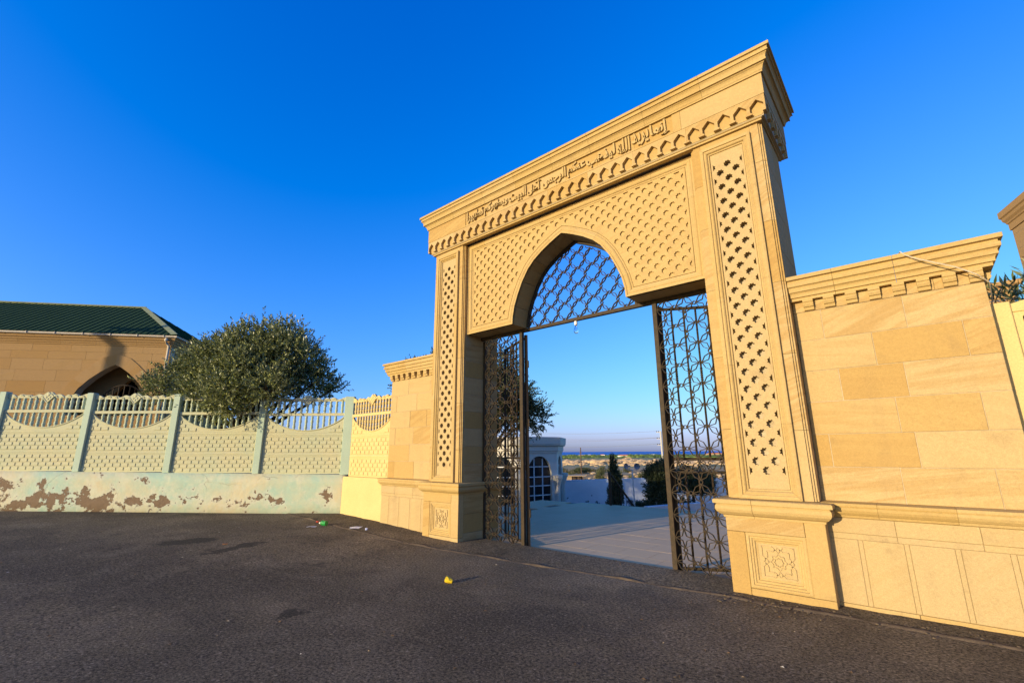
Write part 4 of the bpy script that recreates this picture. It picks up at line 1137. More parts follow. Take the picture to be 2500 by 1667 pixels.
def build_right_fence():
    s = root('cream_fence', 'cream fence panel with a tall opening at the right edge, beyond the right wing wall', 'fence panel', (1.0, 6.85, 0))
    part('post', MB().cbox(.80, .965, 6.80, 6.95, -.1, 3.14, .008), M['yellow_paint'], s)
    out = [(.968, 1.0), (2.6, 1.0), (2.6, 3.1), (2.2, 3.16), (1.6, 3.13), (1.2, 3.17), (.968, 3.12)]
    holes = []
    for k in range(6):
        a = 1.035 + k * .2; holes.append([(a, 2.58), (a + .10, 2.58), (a + .10, 2.97), (a + .085, 2.99), (a + .015, 2.99), (a, 2.97)])
    part('panel', shift(curve_plate(out, holes, .05), 0, 6.85, 0), M['yellow_paint'], s)
    part('moulding', MB().cbox(.97, 2.6, 6.835, 6.86, 3.03, 3.06, .004), M['yellow_paint'], s)
    part('base', MB().box(.80, 2.6, 6.78, 7.0, -.1, .999), M['yellow_paint'], s)
build_right_fence()

# ------------------------------------------------------------------ vegetation
def leaf_arrays(base, dirs, nrm, ln, wd):
    """four-corner leaves; arrays (n,3)"""
    side = np.cross(dirs, nrm); side /= np.linalg.norm(side, axis=1)[:, None] + 1e-9
    n = len(base); L = ln[:, None]; Wd = wd[:, None]
    up = np.cross(side, dirs)
    v = np.stack([base, base + dirs * L * .5 + side * Wd * .5 + up * Wd * .15, base + dirs * L, base + dirs * L * .5 - side * Wd * .5 + up * Wd * .15], axis=1).reshape(-1, 3)
    return v
def leaf_mesh(name, v):
    me = bpy.data.meshes.new(name); n = len(v) // 4
    me.vertices.add(len(v)); me.vertices.foreach_set('co', v.astype(np.float32).ravel())
    me.loops.add(n * 4); me.loops.foreach_set('vertex_index', np.arange(n * 4, dtype=np.int32))
    me.polygons.add(n); me.polygons.foreach_set('loop_start', np.arange(0, n * 4, 4, dtype=np.int32))
    try: me.polygons.foreach_set('loop_total', np.full(n, 4, dtype=np.int32))
    except Exception: pass
    me.update(calc_edges=True); me.validate()
    return me
def unit(a): return a / (np.linalg.norm(a, axis=1)[:, None] + 1e-9)
def crown_leaves(clumps, ntwig, per, ln, wd, tl, seed, gapf=0.0, upb=0.35, shell=0.45):
    g = np.random.default_rng(seed); C = np.array([c[0] for c in clumps], float); Rr = np.array([c[1] for c in clumps], float)
    wgt = (Rr.prod(axis=1)) ** (2 / 3); wgt /= wgt.sum()
    k = g.choice(len(clumps), ntwig, p=wgt); d = unit(g.normal(size=(ntwig, 3)))
    rad = shell + (1 - shell) * g.random(ntwig) ** .6
    # ragged surface
    rag = np.array([mnoise.noise(Vector((float(d[i, 0] * 2.2 + k[i] * 7), float(d[i, 1] * 2.2), float(d[i, 2] * 2.2)))) for i in range(ntwig)])
    rad *= 1 + .42 * rag
    fine = np.array([mnoise.noise(Vector((float(d[i, 0] * 6 + k[i] * 3), float(d[i, 1] * 6), float(d[i, 2] * 6)))) for i in range(ntwig)])
    rad *= 1 + .42 * fine
    rag = rag + .8 * fine
    keep = rag > gapf - 0.30
    pos = C[k] + Rr[k] * d * rad[:, None]
    tdir = unit(d * .75 + g.normal(size=(ntwig, 3)) * .45 + np.array([0, 0, upb]))
    pos, tdir = pos[keep], tdir[keep]; n = len(pos)
    s = np.tile(np.linspace(.05, 1, per), n); p0 = np.repeat(pos, per, axis=0); td = np.repeat(tdir, per, axis=0)
    tls = np.repeat(tl * (.6 + .8 * g.random(n)), per)
    base = p0 + td * (s * tls)[:, None]
    perp = unit(np.cross(td, g.normal(size=td.shape)))
    ld = unit(td * .65 + perp * (.85 - .35 * s)[:, None] + np.array([0, 0, .1]))
    nr = unit(g.normal(size=td.shape) + np.array([0, 0, .8]))
    L = ln * (.7 + .6 * g.random(len(base))); Wd = wd * (.7 + .6 * g.random(len(base)))
    return leaf_arrays(base, ld, nr, L, Wd), pos, tdir
def build_tree(name, label, base, clumps, ntwig, per, ln, wd, tl, seed, leafm, trunk_r=.12, group=None, upb=.35, shell=.45, cat='tree', fork=None, gapf=0.0):
    s = root(name, label, cat, base, 0, group)
    b = Vector(base); v, pos, tdir = crown_leaves(clumps, ntwig, per, ln, wd, tl, seed, gapf=gapf, upb=upb, shell=shell)
    v = v - np.array(base)
    cr = link('crown', leaf_mesh('crown', v), leafm, s)
    top = Vector(clumps[0][0]); fk = b.lerp(top, fork or .45)
    mb = MB(); rr = random.Random(seed)
    mb.tube([b - Vector((0, 0, .2)), b.lerp(fk, .5) + Vector((rr.uniform(-.05, .05), rr.uniform(-.05, .05), 0)), fk], [trunk_r * 1.25, trunk_r, trunk_r * .85], 8)
    part('trunk', mb, M['bark'], s, True)
    mb = MB()
    for c, r in clumps:
        c = Vector(c); m = fk.lerp(c, .5) + Vector((rr.uniform(-.1, .1), rr.uniform(-.1, .1), .06))
        mb.tube([fk, m, c], [trunk_r * .6, trunk_r * .4, trunk_r * .15], 6)
        for _ in range(5):
            d = Vector((rr.gauss(0, 1), rr.gauss(0, 1), rr.gauss(.3, 1))).normalized()
            e = c + Vector((d.x * r[0], d.y * r[1], d.z * r[2])) * .85
            mb.tube([c.lerp(m, .3), c.lerp(e, .5) + Vector((0, 0, .04)), e], [trunk_r * .2, trunk_r * .12, .006], 5)
    part('limbs', mb, M['bark'], s, True)
    return s
# olive behind the mint fence, leaning over it
build_tree('olive_tree', 'bushy olive tree hanging over the mint fence beside the green-roofed building', (-14.75, 5.55, 0.2),
    [((-14.75, 5.1, 4.15), (.95, .95, .8)), ((-14.15, 5.6, 4.5), (.66, .7, .6)), ((-15.4, 4.6, 4.15), (.75, .75, .6)), ((-13.65, 5.95, 4.2), (.62, .65, .6)), ((-14.0, 4.75, 3.65), (.75, .65, .55)),
     ((-16.15, 3.9, 3.65), (.5, .5, .45)), ((-14.9, 5.05, 4.95), (.38, .38, .34)), ((-13.55, 4.35, 3.2), (.46, .40, .38)), ((-13.35, 5.3, 3.5), (.55, .5, .38)), ((-13.1, 6.35, 3.65), (.42, .45, .36)), ((-16.6, 3.5, 3.45), (.34, .34, .28)), ((-12.72, 6.8, 3.45), (.18, .2, .14)), ((-13.65, 4.3, 2.85), (.24, .22, .2)), ((-12.75, 5.0, 3.3), (.33, .28, .22)), ((-15.0, 4.3, 3.3), (.7, .5, .5)), ((-14.0, 5.95, 5.1), (.34, .36, .30)), ((-15.2, 4.8, 4.6), (.40, .40, .32)), ((-13.25, 6.3, 4.2), (.33, .33, .28)), ((-14.45, 5.45, 5.2), (.28, .28, .26))],
    8800, 15, .088, .037, .36, 11, M['olive'], .13, shell=.66, gapf=.20)
# tree in the courtyard, seen through the left lattice
def dirpt(u, v, d):   # not used for placement on screen, only a plan helper: polar position from the eye
    return (u * d, v * d)
build_tree('courtyard_tree', 'dark olive tree in the courtyard just behind the left iron screen', (-10.05, 10.2, -0.3),
    [((-9.95, 10.35, 3.3), (1.0, 1.0, .9)), ((-9.2, 10.85, 2.75), (.62, .62, .55)), ((-9.75, 10.5, 4.2), (.62, .62, .6)), ((-10.7, 9.7, 3.0), (.9, .9, .9)), ((-11.3, 9.2, 3.6), (.8, .8, .8)), ((-11.0, 9.5, 2.4), (.7, .7, .5)), ((-8.80, 11.15, 2.7), (.46, .46, .38)), ((-9.25, 10.8, 3.3), (.55, .55, .45)), ((-10.5, 9.9, 4.2), (.6, .6, .5))],
    6200, 12, .088, .034, .30, 21, M['dark_leaf'], .11)

def polar(az_x, az_y, d): return (az_x * d, az_y * d)
# planting on the lower terrace
x, y = polar(-.4785, .878, 20.5)
build_tree('cypress_tree', 'slim dark cypress behind the black handrail', (x, y, -1.3), [((x, y, -.35), (.27, .27, .9)), ((x + .04, y, .35), (.19, .19, .7)), ((x - .02, y, .98), (.10, .10, .5)), ((x + .15, y + .05, .0), (.14, .14, .6))], 2400, 9, .075, .03, .12, 31, M['needle'], .05, upb=1.6, shell=.2, cat='tree')
x, y = polar(-.402, .9155, 19.5)
build_tree('juniper_tree', 'broad dark juniper left of the right gate post on the lower terrace', (x, y, -1.3), [((x, y, -.3), (.48, .48, .95)), ((x + .05, y, .55), (.40, .40, .6)), ((x - .22, y, .8), (.2, .2, .3)), ((x + .25, y, .9), (.24, .24, .32))], 3000, 9, .085, .034, .17, 32, M['needle'], .08, upb=.5, shell=.3)
x, y = polar(-.343, .939, 20.5)
build_tree('clipped_tree', 'round clipped tree on a bare trunk seen through the right iron screen', (x, y, -1.3), [((x, y, .45), (.62, .62, .45)), ((x + .4, y, .35), (.4, .4, .32)), ((x - .3, y, .6), (.35, .35, .3))], 2200, 9, .075, .034, .15, 33, M['dark_leaf'], .07, fork=.7)
for k, (ax, ay, d, r, zc, lab) in enumerate([(-.436, .90, 21.5, .32, -.8, 'small round shrub beside the loudspeaker pole'), (-.418, .908, 21.5, .3, -1.0, 'low shrub between the loudspeaker pole and the juniper'), (-.362, .932, 22, .42, -.75, 'shrub in front of the white wall, seen through the right iron screen'), (-.462, .887, 19.0, .3, -1.15, 'dark shrub at the foot of the cypress'), (-.313, .95, 21.5, .35, -.9, 'rightmost shrub in front of the white wall, close to the gate pier')]):
    x, y = polar(ax, ay, d)
    build_tree('shrub', lab, (x, y, -1.4), [((x, y, zc), (r, r, r * .9)), ((x + r * .5, y, zc - .12), (r * .7, r * .7, r * .6))], 620, 9, .075, .032, .15, 40 + k, M['dark_leaf'], .03, 'shrubs on the lower terrace', cat='shrub')
# oleander behind the cream fence
build_tree('oleander_shrub', 'narrow-leaved oleander behind the cream fence at the right edge', (1.35, 8.1, -0.3), [((1.1, 8.0, 3.22), (.36, .4, .22)), ((1.5, 8.0, 3.25), (.36, .4, .3)), ((1.3, 8.1, 2.7), (.6, .45, .5)), ((1.75, 8.2, 2.5), (.5, .45, .5))], 620, 9, .15, .026, .28, 51, M['olive'], .05, cat='shrub')

# ------------------------------------------------------------------ courtyard and lower terrace
def build_kiosk():
    n1 = Vector((.953, -.302)); t1 = Vector((.302, .953)); sF = 2.05
    C = Vector((-.5765, .817)) * 23.0; ap = sF * 1.2071
    cen = C - t1 * (sF / 2) - n1 * ap
    zb = -1.3
    s = root('kiosk', 'white octagonal kiosk with pointed arched windows beyond the courtyard', 'kiosk', (cen.x, cen.y, zb))
    def ringp(off, z):
        rr = (ap + off) / math.cos(PI / 8); a0 = math.atan2(n1.y, n1.x) + PI / 8
        return [(cen.x + rr * math.cos(a0 + k * PI / 4), cen.y + rr * math.sin(a0 + k * PI / 4), z) for k in range(8)]
    K = M['kiosk']
    part('core', MB().loft([ringp(-.26, zb), ringp(-.26, 2.2)]), M['interior'], s)
    part('cornice', MB().loft([ringp(.0, 1.62), ringp(.04, 1.62), ringp(.04, 1.70), ringp(.08, 1.71), ringp(.08, 1.92), ringp(.17, 1.95), ringp(.17, 2.0), ringp(.20, 2.01), ringp(.22, 2.34), ringp(.0, 2.36)]), K, s)
    a1 = math.atan2(n1.y, n1.x)
    for f in range(8):
        a = a1 + f * PI / 4; n = Vector((math.cos(a), math.sin(a))); t = Vector((-n.y, n.x))
        if n.dot(-cen.normalized()) < -0.1: 
            q0 = cen + n * (ap - .03)
            mb = MB(); pl = [(-sF / 2, zb), (sF / 2, zb), (sF / 2, 1.63), (-sF / 2, 1.63)]
            mb.add([(q0.x + t.x * u, q0.y + t.y * u, z) for u, z in pl], [(0, 1, 2, 3)]); part('wall', mb, K, s); continue
        hw, zs, za = .70, .52, 1.46
        arc = [(hw * math.cos(k / 10 * PI / 2) ** .9 if k < 10 else 0.0, zs + (za - zs) * math.sin(k / 10 * PI / 2)) for k in range(11)]
        hole = [(-hw, zb + .3), (hw, zb + .3)] + arc + [(-x, z) for x, z in arc[-2::-1]]
        pl = curve_plate([(-sF / 2, zb), (sF / 2, zb), (sF / 2, 1.63), (-sF / 2, 1.63)], [hole], .16)
        def place(m, off=0):
            m.v = [(cen.x + n.x * (ap - y + off) + t.x * x, cen.y + n.y * (ap - y + off) + t.y * x, z) for x, y, z in m.v]; return m
        part('wall', place(pl), K, s)
        wf = part('window', place(MB().box(-hw, hw, .14, .15, zb + .3, za)), M['glass'], s)
        bars = MB()
        for x in (-.24, .24): bars.box(x - .02, x + .02, .10, .14, zb + .3, zs + (za - zs) * .88)
        for z in (-.75, -.3, .12, .52, .98):
            w = hw if z <= zs else hw * math.sqrt(max(0, 1 - ((z - zs) / (za - zs)) ** 2)); bars.box(-w, w, .10, .14, z - .02, z + .02)
        part('glazing_bars', place(bars), M['white'], wf)
    # pilasters with capitals on the corners
    for k, (x, y, _) in enumerate(ringp(.0, 0)):
        mb = MB().lathe([(.13, zb), (.13, .05), (.15, .10), (.16, .14), (.26, .42), (.28, .44), (.28, .58), (.14, .60)], 8, (x, y, 0))
        part('column', mb, K, s)
build_kiosk()
def wall_strip(name, pts, th, label, cat, m):
    mb = MB(); rings = []
    for i, (x, y, zb, zt) in enumerate(pts):
        a = Vector(pts[max(i - 1, 0)][:2]); b = Vector(pts[min(i + 1, len(pts) - 1)][:2]); d = (b - a).normalized(); n = Vector((-d.y, d.x)) * th / 2
        rings.append([(x - n.x, y - n.y, zb), (x + n.x, y + n.y, zb), (x + n.x, y + n.y, zt), (x - n.x, y - n.y, zt)])
    return thing(name, mb.loft(rings), m, label, cat)
def mat_yard_wall():
    t = NT('weathered_white_wall'); p = t.pos(); z = t.sep(p)[2]
    col = t.mix(t.ramp(t.noise(p, 0.9, 6), [(0.4, 0.0), (0.6, 1.0)]), (0.80, 0.82, 0.80), (0.70, 0.72, 0.71))
    n1 = t.math('ADD', t.noise(p, 2.2, 7, 0.65), t.math('MULTIPLY', t.math('ABSOLUTE', t.math('ADD', z, 0.85)), -0.35))
    col = t.mix(t.ramp(n1, [(0.53, 0.0), (0.57, 1.0)]), col, (0.13, 0.12, 0.12))
    t.bump(t.noise(p, 12, 5), 0.4, 0.02)
    return t.fin(col, 0.85, 0.15)
M['yard_wall'] = mat_yard_wall()
wall_strip('yard_wall', [(-16.6, 18.9, -2.2, .25), (-14.25, 20.6, -2.2, .22), (-10.9, 23.7, -2.2, .30), (-7.6, 25.6, -2.2, .30), (-3.0, 26.8, -2.2, .45), (2.0, 27.5, -2.2, .5)], .22, 'long white wall along the back of the yard with dark damp marks near its foot', 'wall', M['yard_wall'])
wall_strip('low_parapet', [(-6.62, 14.06, -1.3, .0), (-5.9, 15.5, -1.3, .02), (-4.4, 17.6, -1.3, .06), (-1.0, 18.6, -1.3, .06)], .2, 'low white parapet at the far right edge of the courtyard floor', 'wall', M['white_wall'])
def build_handrail():
    s = root('handrail', 'black iron handrail sloping down beside the courtyard steps', 'handrail', (-7.84, 13.95, 0))
    a = Vector((-.4865, .8737)); p0 = a * 16.0; p1 = Vector((-.4465, .8948)) * 16.6
    z0, z1 = .98, -.12
    part('post', MB().tube([(p0.x, p0.y, -.3), (p0.x, p0.y, z0)], .045, 6), DIRON, s)
    part('rail', MB().tube([(p0.x, p0.y, z0), (p1.x, p1.y, z1)], .032, 6), DIRON, s)
    for k in range(1, 9):
        t = k / 9; x, y = p0.x + (p1.x - p0.x) * t, p0.y + (p1.y - p0.y) * t; z = z0 + (z1 - z0) * t
        part('baluster', MB().tube([(x, y, -.6), (x, y, z)], .009 if k != 4 else .022, 5), DIRON, s)
build_handrail()
def build_speakers():
    x, y = polar(-.4457, .8952, 20.0)
    s = root('loudspeaker_pole', 'white pole carrying two grey horn loudspeakers', 'loudspeaker', (x, y, -1.4))
    part('pole', MB().tube([(x, y, -1.4), (x, y, .93)], .03, 7), M['white'], s)
    part('cross_bar', MB().tube([(x - .2, y - .1, .93), (x + .2, y + .1, .93)], .014, 5), M['white'], s)
    g = mat_plain('horn_grey', (.22, .24, .27), (.28, .3, .33), 3)
    for k in (-1, 1):
        me = MB().lathe([(.03, -.14), (.035, -.05), (.06, .02), (.11, .07), (.125, .08), (.10, .065), (.04, .0)], 12, (0, 0, 0), 'y')
        o = part('horn', me, g, s, True, world=False); o.location = (k * .16, k * .08, 2.47); o.rotation_euler = (0, 0, R(10 + 28 * k))
build_speakers()

# ------------------------------------------------------------------ far plain
def gpt(ax, ay, d): return ax * d, ay * d, terr_z(ax * d, ay * d)
x, y, z = gpt(-.535, .845, 128)
s = root('utility_pole', 'dark wooden utility pole standing on the plain beyond the white wall', 'utility pole', (x, y, z))
part('pole', MB().tube([(x, y, z - .5), (x, y, 2.75)], [.17, .12], 8), M['wood'], s); part('cross_arm', MB().box(x - .45, x + .45, y - .05, y + .05, 1.35, 1.5), M['wood'], s)
x, y, z = gpt(-.3905, .9206, 62)
zc = 1.65 + .039 * 62
s = root('power_pole', 'pale concrete power pole with short cross arms beside the right gate post', 'utility pole', (x, y, z))
part('pole', MB().tube([(x, y, z - .5), (x, y, zc + .05)], [.15, .11], 8), M['concrete_pole'], s)
arms = (zc - .05, zc - .85, zc - 1.62)
for za in arms:
    a = part('cross_arm', MB().box(x - .55, x + .1, y - .04, y + .04, za - .06, za), M['concrete_pole'], s)
    for k in (0, 1): part('insulator', MB().lathe([(.05, za), (.07, za + .04), (.05, za + .14)], 7, (x - .50 + .25 * k, y, 0)), M['dark_iron'], a)
lx, ly = -.60 * 66, .80 * 66
for k, (za, zl, nm) in enumerate([(arms[0] + .12, 4.20, 'uppermost thin power line across the sky through the gate'), (arms[1] + .12, 3.42, 'second power line from the top through the gate'), (arms[1] + .1, 3.08, 'third power line from the top through the gate'), (arms[2] + .12, 2.30, 'lowest thin power line just above the sea through the gate')]):
    pts = []
    xa, ya = x - .45, y
    for i in range(15):
        t = i / 14; pts.append((xa + (lx - xa) * t, ya + (ly - ya) * t, za + (zl - za) * t - .35 * 4 * t * (1 - t) * .5))
    pts.append((xa + (lx - xa) * 1.8, ya + (ly - ya) * 1.8, zl + .6))
    thing('power_line', MB().tube(pts, .013, 4), M['wire'], nm, 'wire', 'power lines beyond the yard')
x, y, z = gpt(-.5685, .8227, 100)
thing('marker_pole', MB().tube([(x, y, z - .5), (x, y, .70)], .14, 6), M['white'], 'short white pole standing by the shed on the plain', 'pole')
def house(nm, label, ax, ay, d, w, dp, h, m, roofm=None, rot=0.0, group=None):
    x, y, z = gpt(ax, ay, d); s = root(nm, label, 'house', (x, y, z - .3), rot, group)
    part('wall', MB().box(-w / 2, w / 2, -dp / 2, dp / 2, 0, h), m, s, world=False)
    if roofm: part('roof', MB().prism([(-w / 2 - .4, h), (w / 2 + .4, h), (w / 2 - w * .2, h + h * .45), (-w / 2 + w * .2, h + h * .45)], -dp / 2 - .3, dp / 2 + .3), roofm, s, world=False)
    for k in (-1, 0, 1): part('window', MB().box(k * w * .28 - .5, k * w * .28 + .5, -dp / 2 - .03, -dp / 2 + .05, h * .35, h * .7), M['interior'], s, world=False)
x, y, z = gpt(-.5545, .832, 96)
s = root('shed', 'small flat-roofed tan shed with a dark open side on the plain', 'shed', (x, y, z), R(38))
part('wall', MB().box(-2.3, .2, -1.5, 1.5, 0, 2.1), M['tan'], s, world=False); part('canopy', MB().box(-2.6, 2.9, -1.9, 1.9, 2.1, 2.25), M['tan'], s, world=False)
part('lean_to', MB().box(.2, 2.4, -1.2, 1.5, 0, 1.9), M['interior'], s, world=False)
for k in range(3): part('prop', MB().box(.4 + k, .5 + k, -1.8, -1.7, 0, 2.1), M['wood'], s, world=False)
hl = [(-.46, 1500, 34, 12, 7, 'white', 'rust', 'large pale house with reddish roof near the sea in the middle of the gate'), (-.452, 1200, 16, 9, 5, 'tan', None, 'small tan house in front of the large pale house near the sea'), (-.497, 2100, 22, 10, 6, 'white', 'rust', 'pale house at the shore, second from the left through the gate'), (-.533, 2000, 26, 10, 6, 'tan', None, 'tan house at the shore, leftmost through the gate'), (-.41, 2200, 24, 10, 6, 'white', None, 'white house at the shore beside the power pole'), (-.30, 1900, 60, 14, 9, 'tan', 'rust', 'long red-roofed house at the shore, seen through the right iron screen'), (-.52, 2300, 18, 10, 6, 'white', None, 'small white house on the shore left of the middle')]
for ax, d, w, dp, h, m, rf, lab in hl: house('far_house', lab, ax, math.sqrt(1 - ax * ax), d, w, dp, h, M[m], M[rf] if rf else None, R(25), 'houses far off by the sea')
bl = [(-.553, 150, 1.8, 2.4), (-.565, 200, 3.2, 2.6), (-.545, 210, 3.0, 2.4), (-.537, 215, 3.0, 2.8), (-.528, 220, 3.2, 2.5), (-.519, 228, 3.0, 2.2), (-.503, 118, 1.7, 3.2), (-.500, 200, 2.6, 3.4), (-.470, 122, 1.4, 2.8), (-.447, 118, 1.35, 2.2), (-.455, 230, 2.4, 2.4), (-.485, 230, 2.6, 2.0), (-.425, 150, 2.6, 2.5), (-.40, 160, 2.4, 2.6), (-.53, 110, 1.5, 1.2), (-.515, 125, 1.4, 1.0), (-.46, 95, 1.3, .7), (-.475, 105, 1.2, .8), (-.44, 92, 1.5, .6), (-.36, 150, 2.6, 2.6), (-.34, 175, 3.0, 2.6), (-.31, 150, 2.4, 2.2)]
proto = []
for v_ in range(3):
    cl = [((0, 0, .45), (.5, .5, .45)), ((.28, .1, .3), (.4, .4, .32)), ((-.25, -.1, .5 + .1 * v_), (.33, .33, .36))]
    va, _, _ = crown_leaves(cl, 420, 7, .085, .045, .16, 70 + v_, shell=.3); proto.append(leaf_mesh('bush', va))
for i, (ax, d, r_, h) in enumerate(bl):
    x, y, z = gpt(ax, math.sqrt(1 - ax * ax), d)
    o = link('bush', proto[i % 3], M['scrub'], None, (x, y, z - .15)); o.scale = (r_ * 1.25, r_ * 1.25, h); o.rotation_euler = (0, 0, i * 1.3)
    o['label'] = 'rounded green bush on the dry plain beyond the white wall'; o['category'] = 'bush'; o['group'] = 'bushes dotted over the dry plain'
# loose rubble and spoil heaps on the plain
mb = MB()
for i in range(900):
    t = random.random(); ax = -.60 + .36 * random.random(); band = random.choice(((560, 60), (620, 40), (180, 45), (140, 25), (600, 90)))
    d = random.gauss(*band)
    if d < 80: continue
    x, y, z = gpt(ax, math.sqrt(1 - ax * ax), d); r_ = random.uniform(.5, 1.6) * d / 300 * (1.3 if d > 400 else .9)
    mb.sphere((x, y, z), (r_ * random.uniform(.8, 2.2), r_, r_ * random.uniform(.5, 1.1)), 5, 3)
struct('rubble', mb, M['rubble'], kind='stuff')
gm = []
for i in range(2600):
    ax = -.64 + .42 * random.random(); d = 1400 + 1500 * random.random() ** 1.4
    x, y, z = gpt(ax, math.sqrt(1 - ax * ax), d); gm.append((x, y, z, random.uniform(2.5, 6)))
mb = MB()
for x, y, z, r_ in gm: mb.sphere((x, y, z + r_ * .2), (r_ * 2.2, r_ * 2, r_ * .75), 5, 3)
t = NT('far_scrub'); struct('far_scrub', mb, t.fin(t.mix(t.island(), (0.075, 0.12, 0.035), (0.14, 0.19, 0.06)), 0.95, 0.05), kind='stuff')

# ------------------------------------------------------------------ green-roofed building
def build_hall():
    C = Vector((-23.1, 5.19)); fd = Vector((-.638, -.77)); sd = Vector((-.77, .638)); E = 6.5
    s = root('stone_building', 'sandstone building with a dark green metal hip roof behind the mint fence', 'building', (C.x, C.y, 0))
    P = lambda u, v, z: (C.x + fd.x * u + sd.x * v, C.y + fd.y * u + sd.y * v, z)   # u along the front to the left, v back
    def W(mb): mb.v = [P(x, y, z) for x, y, z in mb.v]; mb.f = [f[::-1] for f in mb.f]; return mb
    Lf, Dp = 16.0, 6.6; fy = .22
    hw = 2.0; cu = 2.25
    def hwz(z):  # arch half width at height z
        zs = [-1, 3.4, 3.8, 4.26, 4.65, 4.95, 5.15, 5.26]; ws = [1.55, 1.5, 1.4, 1.19, .86, .52, .24, 0.0]
        return float(np.interp(z, zs, ws))
    arch = [(hwz(z), z) for z in (-.4, 3.4, 3.8, 4.1, 4.26, 4.45, 4.65, 4.8, 4.95, 5.05, 5.15, 5.26)]
    hole = [(cu + w, z) for w, z in arch] + [(cu - w, z) for w, z in arch[-2::-1]]
    BR = M['brown_stone']
    outl = [(.3, -.4), (cu - 1.55, -.4)] + [(cu - w, z) for w, z in arch[1:]] + [(cu + w, z) for w, z in arch[-2::-1]] + [(Lf, -.4), (Lf, 6.1), (.3, 6.1)]
    part('front_wall', W(shift(curve_plate(outl, [], .35), 0, fy + .012, 0)), M['mortar'], s)
    # coursed facing stones above the fence, cut round the arch ring
    zc = [3.2, 3.66, 4.10, 4.55, 5.0, 5.46, 5.78, 6.08]
    rr = random.Random(5)
    ring = 0.52
    fwall = part('facing', W(MB().box(.3, Lf, fy + .0, fy + .012, -.4, 3.19)), BR, s)
    for k, (za, zb) in enumerate(zip(zc[:-1], zc[1:])):
        u = .3; first = True
        while u < Lf - .05:
            w = rr.uniform(.85, 1.5) if not first else rr.uniform(.4, 1.2); first = False
            b = min(u + w, Lf)
            for a_, b_ in [(u, b)]:
                zm = (za + zb) / 2
                lim = hwz(za) + .03 if za < 5.26 else -1
                segs = []
                if lim <= 0 or b_ < cu - lim or a_ > cu + lim: segs = [(a_, b_)]
                else:
                    if a_ < cu - lim: segs.append((a_, cu - lim))
                    if b_ > cu + lim: segs.append((cu + lim, b_))
                for p, q in segs:
                    if q - p > .06: part('stone_block', W(MB().cbox(p + .002, q - .002, fy - rr.uniform(0, .003), fy + .011, za + .002, zb - .002, .0015)), BR, s)
            u = b
    ringp = [(w, z) for w, z in arch if z > 3.0]
    outer = [(w + ring * .78 * (1 - .5 * (1 - w / 1.5) ** 2) if w > 0 else 0.0, z + ring * (.12 + .78 * (1 - w / 1.5))) for w, z in ringp]
    for sg in (1, -1):
        for i in range(len(ringp) - 1):
            q = [(cu + sg * ringp[i][0], ringp[i][1]), (cu + sg * ringp[i + 1][0], ringp[i + 1][1]), (cu + sg * outer[i + 1][0], outer[i + 1][1]), (cu + sg * outer[i][0], outer[i][1])]
            if sg > 0: q = q[::-1]
            part('arch_stone', W(MB().prism(q, fy - .028, fy + .011, 'y')), BR, s)
    # porch behind the arch
    in2 = [(hwz(z) * .62, z - .45) for z in (-.4, 3.4, 3.8, 4.26, 4.65, 4.95, 5.15, 5.26)]
    part('porch_floor', W(MB().box(cu - 3, cu + 3, fy + .36, 3.0, -.4, -.1)), M['concrete'], s)
    part('porch_side', W(MB().box(cu + 1.75, cu + 2.0, fy + .362, 3.0, -.1, 6.0)), BR, s)
    part('porch_side', W(MB().box(cu - 2.0, cu - 1.75, fy + .362, 3.0, -.1, 6.0)), BR, s)
    hole2 = [(cu + w, max(z, 0)) for w, z in in2] + [(cu - w, max(z, 0)) for w, z in in2[-2::-1]]
    o2 = [(cu - 1.749, -.1), (cu - in2[0][0], -.1)] + [(cu - w, z) for w, z in in2[1:]] + [(cu + w, z) for w, z in in2[-2:0:-1]] + [(cu + in2[0][0], -.1), (cu + 1.749, -.1), (cu + 1.749, 5.9), (cu - 1.749, 5.9)]
    part('porch_back', W(shift(curve_plate(o2, [], .2), 0, 1.35, 0)), BR, s)
    part('back_room', W(MB().box(cu - 1.74, cu + 1.74, 2.9, 3.0, -.1, 5.9)), M['interior'], s)
    # round-topped barred door leaf standing open in the arch
    gy = .62; gc = cu - .25; gr = .80; gz0 = 3.68
    pts = [(gc + gr * math.cos(PI * k / 14), gy, gz0 + gr * math.sin(PI * k / 14)) for k in range(15)]
    dr = part('barred_door', W(MB().tube([(gc + gr, gy, -.1)] + pts + [(gc - gr, gy, -.1)], .035, 6)), DIRON, s)
    for k in range(-3, 4):
        x = k * gr / 4; part('bar', W(MB().tube([(gc + x, gy, -.1), (gc + x, gy, gz0 + math.sqrt(gr * gr - x * x))], .022, 6)), IRON, dr)
    # other walls
    part('side_wall', W(MB().box(.3, .65, fy + .3655, Dp, -.4, 6.1)), BR, s); part('back_wall', W(MB().box(.3, Lf, Dp - .3, Dp, -.4, 6.1)), BR, s); part('end_wall', W(MB().box(Lf - .3, Lf, fy + .3655, Dp - .3, -.4, 6.1)), BR, s)
    prof = [(-.02, 6.08), (.03, 6.08), (.03, 6.14), (.06, 6.15), (.08, 6.22), (.12, 6.25), (.12, 6.30), (.16, 6.33), (.19, 6.38), (.19, 6.44), (-.02, 6.45)]
    fpr = [[(.3 - o if False else .3 - o, fy - o, z), (Lf + o, fy - o, z)] for o, z in prof]
    cuts = [.3, 1.6, 3.1, 4.4, 5.9, 7.3, 8.9, 10.4, 12, 14, Lf]
    for i, (a, b) in enumerate(zip(cuts[:-1], cuts[1:])):
        A = [((a - (o if i == 0 else -.002)), fy - o, z) for o, z in prof]; B = [(b - .002, fy - o, z) for o, z in prof]
        part('eaves_stone', W(MB().loft([A, B])), BR, s)
    A = [(.3 - o, fy - o, z) for o, z in prof]; B = [(.3 - o, Dp + o, z) for o, z in prof]
